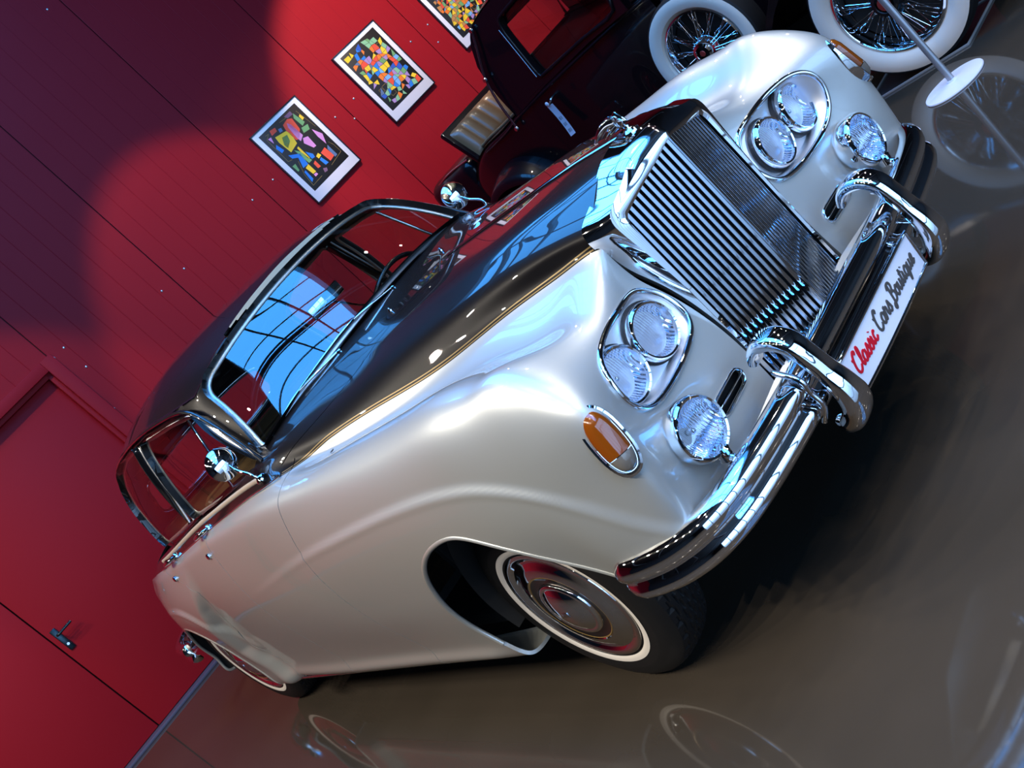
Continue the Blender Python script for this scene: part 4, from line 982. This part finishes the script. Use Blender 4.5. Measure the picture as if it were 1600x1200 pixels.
# double door in its recess
D = empty('door_1'); ss(D)
R3 = Matrix.Rotation(rotz, 3, 'Z')
bm = bmesh.new()
for (u0, u1, z0, z1) in ((DO[1], DO[1]+.10, 0, DO[2]+.085), (DO[0]-.10, DO[0], 0, DO[2]+.085), (DO[0], DO[1], DO[2], DO[2]+.085)):
    add_box(bm, tuple(wp((u0+u1)/2, (z0+z1)/2, .000)), (.05, u1-u0, z1-z0), .004, R3)
bmobj('door_frame', bm, RED_D, D)
bm = bmesh.new()
for (u0, u1, z0, z1) in ((DO[1]-.035, DO[1]+.01, 0, DO[2]), (DO[0]-.01, DO[0]+.035, 0, DO[2]), (DO[0], DO[1], DO[2]-.035, DO[2]+.01)):
    add_box(bm, tuple(wp((u0+u1)/2, (z0+z1)/2, -.075)), (.11, u1-u0, z1-z0), .003, R3)
bmobj('door_lining', bm, RED_D, D)
for u0, u1 in ((DO[0]+.035, .321), (.331, DO[1]-.035)):
    bm = bmesh.new(); add_box(bm, tuple(wp((u0+u1)/2, (DO[2]-.035)/2+.012, -.105)), (.045, u1-u0, DO[2]-.06), .003, R3); bmobj('door_leaf', bm, RED_D, D)
bm = bmesh.new(); add_box(bm, tuple(wp((DO[0]+DO[1])/2, DO[2]/2, -.15)), (.02, DO[1]-DO[0], DO[2]), 0, R3); bmobj('door_backing', bm, mat('joint_shadow', (.05, .004, .008), .8), D)
DH = empty('door_handle', parent=D)
HM = mat('dark_handle', (.03, .05, .06), .25, .8)
bm = bmesh.new(); add_box(bm, tuple(wp(.388, .955, -.078)), (.010, .045, .20), .004, R3); bmobj('handle_plate', bm, HM, DH)
tube('handle_lever', catmull([tuple(wp(.388, 1.00, -.075)), tuple(wp(.388, 1.00, -.035)), tuple(wp(.398, 1.00, -.025)), tuple(wp(.43, 1.002, -.022)), tuple(wp(.515, 1.003, -.022))], 4), .010, HM, DH)
lathe_obj('lock_cylinder', [(0, .012), (.010, .012), (.012, 0)], CHROME_D, DH, 16, tuple(wp(.388, .905, -.073)), (NX_, NY_, 0))
# other three walls and the roof, seen only in reflections
def wallq(name, a, b, m=WALLG, z1=HT):
    o = meshobj(name, [tuple(a), tuple(b), (b[0], b[1], z1), (a[0], a[1], z1)], [(0, 1, 2, 3)], m, None, False); return ss(o)
A, Bq, Cq, Dq = wp(-9, 0, -.02), wp(13, 0, -.02), wp(13, 0, 17), wp(-9, 0, 17)
wallq('wall_right', Bq, Cq); wallq('wall_front', Cq, Dq); wallq('wall_left', Dq, A)
SKY = mat('daylit_pane', (.1, .2, .4), .4, emit=(.06, .36, 1.), estr=9.)
SKYF = mat('daylit_front_pane', (.1, .2, .4), .4, emit=(.34, .60, 1.), estr=4.2)
SU0, SU1, SN0, SN1 = 1.2, 4.2, .9, 15.3
def flat(name, pts, m, parent=None, k=True):
    o = meshobj(name, [tuple(p) for p in pts], [tuple(range(len(pts)))], m, parent, False); return ss(o) if parent is None else o
CE = empty('ceiling'); ss(CE)
for (a, b, c, d) in ((-9, SU0, -.1, 17), (SU1, 13, -.1, 17), (SU0, SU1, -.1, SN0), (SU0, SU1, SN1, 17)):
    flat('roof_deck', [wp(a, HT, c), wp(a, HT, d), wp(b, HT, d), wp(b, HT, c)], CEIL, CE)
WIN = empty('window_1'); ss(WIN); pm = None
nu_, nn_ = 3, 14
for i in range(nu_):
    for j in range(nn_):
        u0 = SU0+(SU1-SU0)*i/nu_; n0 = SN0+(SN1-SN0)*j/nn_; du = (SU1-SU0)/nu_; dn = (SN1-SN0)/nn_
        if pm is None: o = meshobj('pane', [(-dn/2+.03, -du/2+.03, 0), (dn/2-.03, -du/2+.03, 0), (dn/2-.03, du/2-.03, 0), (-dn/2+.03, du/2-.03, 0)], [(3, 2, 1, 0)], SKY, WIN, False); pm = o.data
        else: o = link(bpy.data.objects.new('pane', pm), WIN)
        o.matrix_world = Matrix.Translation(wp(u0+du/2, HT+.25, n0+dn/2)) @ Matrix.Rotation(rotz, 4, 'Z')
bm = bmesh.new()
for i in range(nu_+1): add_box(bm, tuple(wp(SU0+(SU1-SU0)*i/nu_, HT+.22, (SN0+SN1)/2)), (SN1-SN0, .05, .08), 0, R3)
for j in range(nn_+1): add_box(bm, tuple(wp((SU0+SU1)/2, HT+.22, SN0+(SN1-SN0)*j/nn_)), (.05, SU1-SU0, .08), 0, R3)
for u in (SU0, SU1): add_box(bm, tuple(wp(u, HT+.14, (SN0+SN1)/2)), (SN1-SN0, .06, .40), 0, R3)
for n in (SN0, SN1): add_box(bm, tuple(wp((SU0+SU1)/2, HT+.14, n)), (.06, SU1-SU0, .40), 0, R3)
bmobj('glazing_bars', bm, STEEL, WIN, False)
for k, n in enumerate((2.6, 5.6, 8.6, 11.6, 14.6)):
    T_ = empty('roof_truss', parent=CE)
    tube('lower_chord', catmull([tuple(wp(u, HT-.75+.5*(1-((u-2.7)/9)**2)*0-.000-(.45 if abs(u-2.7) > 5 else .0), n)) for u in (-9, -5, -2, .5, 2.7, 5, 8, 13)], 5), .085, STEEL, T_, n=8)
    tube('arch_chord', catmull([tuple(wp(u, HT-.70+.62*(1-((u-2.7)/3.2)**2), n)) for u in (-.5, .6, 1.6, 2.7, 3.8, 4.8, 5.9)], 5), .045, STEEL, T_, n=8)
    for u in (.9, 4.5): tube('strut', [tuple(wp(u, HT-.72, n)), tuple(wp(u, HT-.70+.62*max(.02, (1-((u-2.7)/3.2)**2)), n))], .03, STEEL, T_, n=6)
WF2 = empty('window_2'); ss(WF2)
for i in range(8):
    for j in range(2):
        u0 = -5.+2.0*i; z0 = .05+2.5*j
        flat('pane', [wp(u0+.06, z0+.06, 16.9), wp(u0+.06, z0+2.42, 16.9), wp(u0+1.92, z0+2.42, 16.9), wp(u0+1.92, z0+.06, 16.9)], SKYF, WF2)
bm = bmesh.new()
for i in range(9): add_box(bm, tuple(wp(-5.+2.0*i-.01, 2.55, 16.86)), (.08, .14, 5.1), 0, R3)
for z in (.04, 2.55, 5.04): add_box(bm, tuple(wp(3., z, 16.86)), (.08, 16.1, .12), 0, R3)
bmobj('window_bars', bm, STEEL, WF2, False)

# ---- framed prints ---------------------------------------------------------------------
FRAMEB = mat('black_frame', (.012, .012, .018), .35); MATW = mat('white_mount', (.82, .82, .88), .6); INKB = mat('print_black', (.014, .013, .013), .5)
PC = {k: mat('print_'+k, srgb(*v), .5) for k, v in dict(red=(236,84,58), orange=(240,128,48), yellow=(246,208,52), green=(116,170,108), mint=(140,196,150), blue=(40,128,220), navy=(48,92,190), sky=(120,180,235), pink=(226,150,208), lilac=(172,140,196), purple=(128,92,120), slate=(92,120,158), olive=(140,118,66), tan=(196,140,84)).items()}
def poster(u0, z0, label, art, seed=0, w=.562, h=.748):
    O = empty('framed_print', label, 'picture', tuple(wp(u0+w/2, z0, .012)), rotz, 'framed prints on the red wall')
    def q(u, v, x): return (x, u-w/2, v)         # local: x out of the wall, y along, z up
    def slab(name, us, vs, x0, x1, m):
        bm = bmesh.new(); add_box(bm, ((x0+x1)/2, (us[0]+us[1])/2-w/2, (vs[0]+vs[1])/2), (x1-x0, us[1]-us[0], vs[1]-vs[0]), .001); return bmobj(name, bm, m, O)
    bm = bmesh.new()
    for us, vs in (((0, w), (0, .010)), ((0, w), (h-.010, h)), ((0, .010), (0, h)), ((w-.010, w), (0, h))):
        add_box(bm, (.003, (us[0]+us[1])/2-w/2, (vs[0]+vs[1])/2), (.026, us[1]-us[0], vs[1]-vs[0]), .001)
    bmobj('frame', bm, FRAMEB, O)
    slab('mount', (.004, w-.004), (.004, h-.004), -.008, .010, MATW)
    pw, ph, pu, pv = .447, .610, .060, .093
    pr = slab('print', (pu, pu+pw), (pv, pv+ph), .0098, .0108, INKB)
    V_, F_, MI = [], [], []; keys = list(PC)
    for pts, c in art(pw, ph):
        b = len(V_); V_ += [q(pu+x, pv+y, .0112) for x, y in pts]; F_.append(tuple(range(b, b+len(pts)))); MI.append(keys.index(c))
    o = meshobj('colour_shapes', V_, F_, [PC[k] for k in keys], pr, False)
    o.data.polygons.foreach_set('material_index', MI)
    for p in o.data.polygons:
        if p.normal.x < 0: p.flip()
    return O
def px_art(shapes, TL, TR, BL, lines=()):
    TL, TR, BL = map(np.array, (TL, TR, BL)); M_ = np.linalg.inv(np.stack([TR-TL, BL-TL], 1))
    def f(w, h):
        out = []
        for pts, c in shapes:
            out.append(([((a*w), ((1-b)*h)) for a, b in [M_ @ (np.array(p)-TL) for p in pts]], c))
        for pts in lines:
            L = [np.array([a*w, (1-b)*h]) for a, b in [M_ @ (np.array(p)-TL) for p in pts]]
            for p, r in zip(L[:-1], L[1:]):
                d = (r-p)/np.linalg.norm(r-p); n_ = np.array([-d[1], d[0]])*.0016
                out.append(([tuple(p+n_), tuple(r+n_), tuple(r-n_), tuple(p-n_)], 'olive'))
        return out
    return f
art1 = px_art([
 ([(430,310),(480,300),(560,400),(555,500),(520,510),(420,420),(390,370)],'red'), ([(430,350),(470,360),(590,460),(570,520),(530,490),(440,390)],'pink'),
 ([(460,230),(490,260),(440,300),(400,290)],'purple'), ([(490,250),(610,330),(590,370),(500,300)],'green'), ([(560,255),(605,290),(590,315),(550,280)],'yellow'),
 ([(255,430),(310,395),(330,430),(280,475)],'red'), ([(340,410),(370,395),(390,425),(360,445)],'slate'), ([(240,510),(270,490),(300,550)],'pink'),
 ([(310,490),(420,425),(470,450),(530,540),(470,630),(350,540)],'yellow'), ([(380,490),(430,460),(460,520),(440,590),(400,560)],'green'),
 ([(320,560),(400,610),(380,640),(320,600)],'blue'), ([(440,660),(560,640),(600,690),(640,740),(590,780),(540,680),(480,690)],'blue'),
 ([(500,610),(560,620),(680,700),(650,730),(560,660)],'green'), ([(540,570),(660,680),(640,690),(530,590)],'yellow'), ([(610,620),(690,640),(710,670),(680,690)],'blue'),
 ([(590,490),(640,470),(725,560),(700,580),(600,540)],'pink'), ([(680,400),(790,440),(830,540),(740,470)],'pink'), ([(575,390),(640,350),(660,400),(600,440)],'green'),
 ([(810,575),(910,650),(870,705),(770,630)],'red'), ([(740,630),(775,650),(750,685),(722,665)],'yellow'), ([(770,670),(850,720),(820,745),(760,700)],'blue'),
 ([(840,550),(940,640),(920,665),(840,590)],'slate'), ([(710,705),(770,760),(740,780),(695,735)],'red'), ([(640,740),(720,810),(690,835),(615,780)],'yellow'),
 ([(610,800),(690,880),(680,915),(600,820)],'blue'), ([(720,820),(740,835),(715,860),(695,840)],'pink'), ([(510,740),(550,800),(540,815),(480,765)],'green'), ([(790,780),(830,770),(840,800),(810,820)],'purple')],
 (147,494), (505,150), (705,1000), [[(215,480),(245,460),(230,520),(440,720),(480,700)],[(520,225),(720,370)],[(540,715),(600,840),(690,945),(780,850)],[(850,520),(905,545),(980,610),(880,745)],[(355,345),(430,290)]])
def mosaic(seed, nx, ny, fill, cols, margin=.06):
    def f(w, h):
        R = random.Random(seed); out = []
        gx = lambda i, j: (margin+(1-2*margin)*i/nx)*w+R2[i][j][0]; gy = lambda i, j: (margin*.7+(1-1.4*margin)*j/ny)*h+R2[i][j][1]
        R2 = [[(R.uniform(-.3, .3)*w/nx, R.uniform(-.3, .3)*h/ny) for j in range(ny+1)] for i in range(nx+1)]
        for i in range(nx):
            for j in range(ny):
                e = abs((i+.5)/nx-.5)*2; k = abs((j+.5)/ny-.5)*2
                if R.random() > fill*(1.15-.55*max(e, k)**3): continue
                P = [(gx(i, j), gy(i, j)), (gx(i+1, j), gy(i+1, j)), (gx(i+1, j+1), gy(i+1, j+1)), (gx(i, j+1), gy(i, j+1))]
                if R.random() < .16: P = P[:3]
                c = np.mean(P, 0); P = [tuple(c+(np.array(p)-c)*.93) for p in P]; out.append((P, R.choice(cols)))
        for _ in range(7):
            x, y = R.uniform(.05, .85)*w, R.uniform(.05, .85)*h; s = R.uniform(.06, .12)*w; t = .0016
            for a, b in (((x, y), (x+s, y)), ((x+s, y), (x+s, y+s)), ((x+s, y+s), (x, y+s)), ((x, y+s), (x, y))):
                a, b = np.array(a), np.array(b); d = (b-a)/np.linalg.norm(b-a); n_ = np.array([-d[1], d[0]])*t
                out.append(([tuple(a+n_), tuple(b+n_), tuple(b-n_), tuple(a-n_)], 'olive'))
        return out
    return f
poster(4.155, 1.757, 'framed print with a big yellow shape on black, nearest the roof of the silver saloon', art1)
poster(5.205, 1.756, 'framed print with a dense blue and orange mosaic on black, middle one of the row', mosaic(11, 10, 13, .80, ['red','orange','yellow','blue','navy','sky','mint','green','lilac','lilac','orange','yellow','slate']))
poster(6.245, 1.757, 'framed print with tan, yellow and green blocks, half hidden behind the black coupe', mosaic(5, 12, 16, .92, ['red','orange','yellow','yellow','tan','tan','green','mint','lilac','sky','orange']))
# ---- rope barrier post -------------------------------------------------------------------
ST = empty('barrier_post', 'pale barrier post on a round white foot beside the white-walled wheel', 'post', (-.043, 2.458, 0))
PAINTW = mat('pale_enamel', (.66, .68, .78), .3); POLE = mat('pole_metal', (.42, .43, .46), .3, .7)
lathe_obj('foot', [(0, 0), (.146, 0), (.148, .004), (.146, .009), (.05, .016), (.026, .022), (.024, .03), (0, .03)], PAINTW, ST, 64)
tube('pole', [(0, 0, .02), (-.012, .005, .93)], .0165, POLE, ST, n=20)
lathe_obj('finial', [(0, .985), (.016, .98), (.025, .96), (.022, .94), (.012, .925), (.02, .92)], POLE, ST, 24, (-.012, .005, 0))

# ================================================================== THE BLACK COUPE BEHIND
C2X, C2Y = -.26, 2.83
CP = empty('vintage_coupe', 'black 1930s coupe with white-walled wire wheels and open tan rumble seat', 'car', (C2X, C2Y+.80, 0))
def L2(s, w, z): return (s, -(w+.80), z)       # local to the coupe's empty: w = outboard of the near wheel face
def L2f(s, w, z): return (s, (w+.80), z)
COACH = mat('coach_black', (.006, .003, .004), .35, 0., .42, .02, .12)
# tub: lofted sections (half width, bottom z, top z)
ss_ = [-1.22, -1.5, -2.0, -2.5, -2.8, -3.15, -3.45, -3.7, -3.82]
hw = [.56, .63, .655, .655, .635, .585, .52, .44, .30]; zt_ = [1.20, 1.22, 1.22, 1.20, 1.175, 1.16, 1.08, .93, .80]; zb = [.50, .48, .46, .46, .48, .52, .56, .60, .66]
rows = []
for s, h, t, b in zip(ss_, hw, zt_, zb):
    half = [(h*.90, b), (h*.985, b+.06), (h, (b+t)/2), (h*.99, t-.06), (h*.955, t-.012), (h*.90, t)]
    rows.append(catmull([(s, -y, z) for y, z in half]+[(s, 0, t+.012)]+[(s, y, z) for y, z in half[::-1]], 5))
rows = [catmull(np.array(rows)[:, j], 5) for j in range(len(rows[0]))]
G_ = np.array(rows).transpose(1, 0, 2)
# leave the rumble well and cabin open: drop deck faces there
Vt = G_.reshape(-1, 3); nb = G_.shape[1]; Ft = []
for i in range(G_.shape[0]-1):
    for j in range(nb-1):
        q = (i*nb+j, i*nb+j+1, (i+1)*nb+j+1, (i+1)*nb+j); c = Vt[list(q)].mean(0)
        inside = abs(c[1]) < (.52 if c[0] > -2.6 else .44) and c[2] > 1.05 and -3.30 < c[0] < -1.45
        if not inside: Ft.append(q)
meshobj('body_tub', Vt, Ft, COACH, CP, True, sharp=60)
bm = bmesh.new(); add_box(bm, (-2.4, 0, .58), (2.5, 1.1, .06)); add_box(bm, (-3.28, 0, .85), (.03, .95, .55)); add_box(bm, (-2.62, 0, .85), (.03, 1.15, .65)); add_box(bm, (-1.0, 0, .45), (3.4, .9, .12)); bmobj('coupe_floor', bm, DARK, CP)
# cabin sides with a window opening
out_ = [(-1.30,1.19), (-1.315,1.45), (-1.37,1.70), (-1.43,1.775), (-1.8,1.80), (-2.2,1.80), (-2.40,1.775), (-2.50,1.70), (-2.575,1.58), (-2.60,1.45), (-2.60,1.30), (-2.585,1.17), (-2.2,1.195), (-1.7,1.205)]
inn_ = [(-1.385,1.245), (-1.39,1.45), (-1.42,1.66), (-1.46,1.69), (-1.8,1.70), (-2.08,1.695), (-2.15,1.68), (-2.175,1.62), (-2.18,1.55), (-2.18,1.45), (-2.18,1.33), (-2.17,1.262), (-2.1,1.252), (-1.7,1.247)]
n_ = len(out_)
for sg in (-1, 1):
    def side_pt(s, z, t): return (s, sg*(.648-t-.10*max(0, z-1.2)*1.2), z)
    V_ = [side_pt(s, z, 0) for s, z in out_]+[side_pt(s, z, 0) for s, z in inn_]+[side_pt(s, z, .055) for s, z in inn_]+[side_pt(s, z, .055) for s, z in out_]
    F_ = [(a*n_+i, a*n_+(i+1) % n_, (a+1)*n_+(i+1) % n_, (a+1)*n_+i) for a in range(3) for i in range(n_)]
    meshobj('cabin_side', V_, F_, COACH, CP, True, sharp=30)
    P = [side_pt(s, z, -.004) for s, z in inn_]; tube('window_frame', catmull(P, 3, True), .011, COACH, CP, True, 8)
    P = [side_pt(s, z, -.012) for s, z in [(-2.195,1.64), (-2.195,1.27)]]; tube('window_bright_bead', P, .007, mat('blue_steel', (.12, .2, .3), .15, 1.), CP, n=8)
    meshobj('side_window', [side_pt(s, z, .03) for s, z in inn_], [tuple(range(n_))], GLASS, CP, False)
    # landau iron
    P = catmull([side_pt(-2.375, 1.765, -.02), side_pt(-2.44, 1.66, -.026), side_pt(-2.555, 1.485, -.03), side_pt(-2.60, 1.30, -.035), side_pt(-2.63, 1.115, -.03)], 6)
    li = empty('landau_iron', parent=CP); tube('bar', P, .009, mat('maroon_rod', (.10, .03, .035), .25, .6), li, n=10)
    for q in (P[0], P[12], P[-1]): lathe_obj('joint', [(0, .022), (.014, .018), (.018, .006), (.014, -.006)], CHROME_D, li, 16, tuple(q), (0, sg, 0))
    # door handle
    tube('door_handle', catmull([(-2.185, sg*.655, 1.112), (-2.185, sg*.70, 1.112), (-2.20, sg*.71, 1.10), (-2.25, sg*.708, 1.085)], 4), .008, CHROME_D, CP, n=8)
    tube('belt_moulding', catmull([(-1.24, sg*.585, 1.17), (-1.5, sg*.640, 1.18), (-2.0, sg*.660, 1.18), (-2.5, sg*.660, 1.165), (-2.8, sg*.64, 1.135), (-3.15, sg*.585, 1.12)], 5), .008, COACH, CP, n=8)
    tube('rumble_edge', catmull([(-2.62, sg*.50, 1.19), (-2.9, sg*.50, 1.18), (-3.12, sg*.48, 1.178), (-3.30, sg*.44, 1.165)], 5), .013, LEATHER, CP, n=8)
# roof and back panel
rw = []
for s, z, e in ((-1.40,1.765,.02), (-1.5,1.80,.05), (-1.8,1.815,.065), (-2.15,1.81,.065), (-2.36,1.785,.055), (-2.47,1.725,.045), (-2.56,1.60,.035), (-2.60,1.45,.03), (-2.60,1.30,.02), (-2.59,1.17,.01)):
    hwid = .648-.12*max(0, z-1.2); rw.append([(s-(.0 if z > 1.7 else .05*(1-(y)**2)), hwid*y, z+(e*(1-abs(y)**2.6) if z > 1.7 else 0)) for y in np.linspace(-1, 1, 17)])
rw = np.array(rw); rw = np.array([catmull(rw[:, j], 5) for j in range(17)]).transpose(1, 0, 2)
Vr = rw.reshape(-1, 3); nbr = rw.shape[1]; Fr = []
for i in range(rw.shape[0]-1):
    for j in range(nbr-1):
        q = (i*nbr+j, i*nbr+j+1, (i+1)*nbr+j+1, (i+1)*nbr+j); c = Vr[list(q)].mean(0)
        if not (c[0] < -2.45 and 1.365 < c[2] < 1.645 and abs(c[1]) < .43): Fr.append(q)
meshobj('roof', Vr, Fr, COACH, CP, True, sharp=60)
tube('rear_window_frame', [(-2.56, -.43, 1.645), (-2.58, .43, 1.645), (-2.64, .43, 1.365), (-2.64, -.43, 1.365)], .016, COACH, CP, True, 8)
meshobj('rear_window', [(-2.56, -.43, 1.645), (-2.56, .43, 1.645), (-2.63, .43, 1.365), (-2.63, -.43, 1.365)], [(0, 1, 2, 3)], GLASS, CP, False)
# windscreen post glass and cowl
meshobj('windscreen', [(-1.31, -.55, 1.22), (-1.31, .55, 1.22), (-1.42, .52, 1.73), (-1.42, -.52, 1.73)], [(0, 1, 2, 3)], GLASS, CP, False)
hood = []
for s, h, t in ((-1.22,.56,1.20), (-1.0,.47,1.185), (-.6,.40,1.165), (-.2,.35,1.145), (.12,.31,1.13)):
    hood.append(catmull([(s, -h*.96, .52), (s, -h, .8), (s, -h*.97, 1.0), (s, -h*.72, t-.05), (s, 0, t), (s, h*.72, t-.05), (s, h*.97, 1.0), (s, h, .8), (s, h*.96, .52)], 4))
grid('hood', np.array(hood), COACH, CP, sharp=60)
bm = bmesh.new(); add_box(bm, (.15, 0, .82), (.10, .64, .66), .04); bmobj('radiator_shell', bm, CHROME, CP)
tube('front_bumper', catmull([(.50, -.80, .46), (.60, -.5, .46), (.63, 0, .46), (.60, .5, .46), (.50, .80, .46)], 6), .02, CHROME, CP, r2=.045, up=(0, 0, 1))
for sg in (-1, 1):
    lathe_obj('headlamp', [(0, .06), (.09, .05), (.125, .02), (.13, 0), (.12, -.05), (.08, -.12), (0, -.15)], CHROME, CP, 32, (.22, sg*.42, .92), (1, 0, 0))
    tube('headlamp_bar', [(.20, sg*.42, .80), (.18, sg*.30, .72)], .016, CHROME, CP)
    # wings: outer edge path (s,z), inner depth
    def wing(name, prof, wout, win, crown=.06):
        P = catmull(prof, 6); g = []
        for (s, z) in P:
            row = []
            for t in np.linspace(0, 1, 9):
                w = wout+(win-wout)*t; row.append((s, sg*(w+.80), z-crown*(1-math.sin(PI*min(1, t*1.25+.18)*.5)**.8)-.0))
            g.append(row)
        e = [[(p[0], p[1], p[2]-.05) for p in [r[0]]]+r for r in g]
        return grid(name, np.array(e), COACH, CP, sharp=70)
    wing('rear_wing', [(-2.42,.36), (-2.50,.55), (-2.60,.74), (-2.74,.89), (-2.92,.965), (-3.12,.965), (-3.30,.87), (-3.44,.70), (-3.52,.48)], .03, -.30, .10)
    wing('front_wing', [(-1.30,.36), (-1.05,.38), (-.82,.48), (-.62,.68), (-.42,.84), (-.15,.925), (.12,.90), (.33,.78), (.46,.58), (.50,.46)], .04, -.42, .10)
    bm = bmesh.new(); add_box(bm, (-1.85, sg*.72, .355), (1.25, .28, .035), .01); bmobj('running_board', bm, COACH, CP)
# rumble seat: padded inside of the raised lid
SEATL = mat('tan_pleated_hide', (.19, .105, .05), .32, 0., .3, .2)
RSE = empty('rumble_seat', parent=CP)
pl = 9; nu, nv = pl*9+1, 10; g = np.zeros((nv, nu, 3))
for i in range(nv):
    for j in range(nu):
        u, v = j/(nu-1), i/(nv-1); e = (1-abs(2*u-1)**10)*(1-abs(2*v-1)**8)
        hh = .05*e**.5+.026*abs(math.sin(PI*pl*u))**.55*e
        g[i, j] = (-3.33-.10*v+hh, -.50+1.0*u, 1.10+.30*v+.3*hh)
grid('backrest', g, SEATL, RSE)
bm = bmesh.new(); add_box(bm, (-3.40, 0, 1.265), (.05, 1.06, .36), .02, Matrix.Rotation(-.32, 3, 'Y')); bmobj('seat_lid', bm, COACH, RSE)
bm = bmesh.new(); add_box(bm, (-3.02, 0, 1.0), (.50, .94, .14), .05); bmobj('cushion', bm, SEATL, RSE)
bm = bmesh.new()
add_box(bm, (-3.87, 0, .96), (.66, .96, .46), .11, None, 4); bmobj('luggage_trunk', bm, COACH, CP)
tube('trunk_edge', catmull([(-4.05, -.42, 1.165), (-3.80, -.43, 1.183), (-3.56, -.42, 1.165)], 5), .008, CHROME_D, CP)
tube('trunk_edge', catmull([(-4.05, .42, 1.165), (-3.80, .43, 1.183), (-3.56, .42, 1.165)], 5), .008, CHROME_D, CP)
lathe_obj('filler_cap', [(0, .03), (.028, .028), (.034, .015), (.03, 0)], CHROME, CP, 20, (-3.35, -.50, .985), (0, -1, .4))
# wire wheels
CREAMW = mat('cream_sidewall', (.84, .70, .57), .5)
def wire_wheel(name, s, w, z, R, hubc, sg=-1):
    Wl = empty(name, parent=CP); Wl.location = (s, sg*(w+.80), z); ax = (0, sg, 0)
    lathe_obj('tyre', [(R*.68,-.14),(R*.76,-.155),(R*.9,-.15),(R*.985,-.12),(R,-.07),(R,-.03),(R*.985,.0),(R*.955,.010),(R*.93,.006)], RUBBER, Wl, 72, (0,0,0), ax)
    lathe_obj('white_wall', [(R*.955,.0095),(R*.90,.016),(R*.82,.016),(R*.74,.008),(R*.685,-.012)], CREAMW, Wl, 72, (0,0,0), ax)
    lathe_obj('rim', [(R*.69,-.010),(R*.685,.0),(R*.66,.004),(R*.645,-.004),(R*.625,-.03),(R*.60,-.045),(R*.60,-.10),(R*.64,-.12)], CHROME, Wl, 72, (0,0,0), ax, sharp=50)
    lathe_obj('drum', [(0,-.085),(R*.59,-.085)], DARK, Wl, 48, (0,0,0), ax)
    lathe_obj('hub', [(R*.235,-.07),(R*.235,-.015),(R*.20,.0),(R*.19,.012),(R*.165,.03),(R*.12,.036),(R*.11,.030)], CHROME if hubc else mat('hub_black', (.02,.02,.022), .2, .6), Wl, 40, (0,0,0), ax, sharp=40)
    lathe_obj('hub_emblem', [(R*(.05 if hubc else .085),.036),(R*.045,.039),(0,.040)], mat('emblem_red', srgb(150, 50, 45), .3, .2) , Wl, 24, (0,0,0), ax)
    sp = None
    for k in range(72):
        a = 2*PI*k/72; row = k % 3; r1 = R*(.16 if row == 0 else .225); h1 = .012 if row == 0 else (-.02 if row == 1 else -.06); h2 = -.03 if row < 2 else -.075
        tw = (.20 if (k//3) % 2 == 0 else -.20)*(1. if row else .4)
        p = Vector((r1*math.cos(a), sg*h1, r1*math.sin(a))); q = Vector((R*.605*math.cos(a+tw), sg*h2, R*.605*math.sin(a+tw))); d = q-p
        if sp is None:
            bmc = bmesh.new(); bmesh.ops.create_cone(bmc, cap_ends=True, segments=6, radius1=.0019, radius2=.0019, depth=1.); o = bmobj('spoke', bmc, CHROME, Wl); sp = o.data
        else: o = link(bpy.data.objects.new('spoke', sp), Wl)
        o.matrix_parent_inverse = Matrix.Identity(4)
        o.matrix_local = Matrix.Translation((p+q)/2) @ Vector((0, 0, 1)).rotation_difference(d.normalized()).to_matrix().to_4x4() @ Matrix.Diagonal((1, 1, d.length, 1))
    return Wl
wire_wheel('front_wheel', 0, 0, .402, .402, False); wire_wheel('rear_wheel', -3.0, 0, .402, .402, False)
wire_wheel('spare_wheel', -.985, -.015, .755, .352, True)
wire_wheel('front_wheel', 0, 0, .402, .402, False, 1); wire_wheel('rear_wheel', -3.0, 0, .402, .402, False, 1)
for s in (0, -3.0): tube('axle', [(s, -.72, .402), (s, .72, .402)], .035, DARK, CP)
# paper tag tied to the door handle
TG = empty('paper_tag', 'white paper tag hanging from the black coupe door handle', 'tag', (C2X-2.215, C2Y+.80-.715, 1.10))
def tag_pt(u, v):   # u across 0..1, v down 0..1
    return ((u-.5)*.055, -.004-.030*v*v, -.005-.235*v)
TAGP = mat('tag_paper', (.62, .56, .62), .7)
grid('strip', np.array([[tag_pt(u, v) for u in (0, 1)] for v in np.linspace(0, 1, 12)]), TAGP, TG)
Gb, Fb = [], []
for r_, cells in ((.40, (0, .2, .5)), (.60, (0, .25, .5)), (.80, (0, .2, .4, .65))):
    for c_ in cells:
        b = len(Gb); x0 = .22+c_*.75
        for (uu_, vv_) in ((x0, r_), (x0+.08, r_), (x0+.08, r_+.10), (x0, r_+.10)): p_ = tag_pt(uu_, vv_); Gb.append((p_[0], p_[1]-.0012, p_[2]))
        Fb.append((b, b+1, b+2, b+3))
meshobj('tag_marks', Gb, Fb, mat('pale_ink', (.10, .09, .10), .7), TG, False)
lathe_obj('tag_loop', [(.0, .0), (.012, .002), (.016, .006), (.010, .010), (0, .011)], mat('tag_knot', (.75, .72, .80), .6), TG, 14, (-.004, -.006, .012), (0, -1, 0))
# drip tray under the front wheel
TR = empty('drip_tray', 'thin dark drip tray with a pale edge under the coupe front wheel', 'tray', (-.40, 3.07, 0))
CP.location.z = .0065
bm = bmesh.new(); add_box(bm, (0, 0, .003), (.62, .48, .004)); bmobj('tray_floor', bm, mat('tray_grey', (.03, .03, .03), .2), TR)
bm = bmesh.new()
for c, s in (((.309, 0, .006), (.006, .48, .012)), ((-.309, 0, .006), (.006, .48, .012)), ((0, -.24, .006), (.62, .006, .012)), ((0, .24, .006), (.62, .006, .012))): add_box(bm, c, s, .001)
bmobj('tray_edge', bm, mat('tray_edge', (.45, .43, .42), .35, .5), TR)
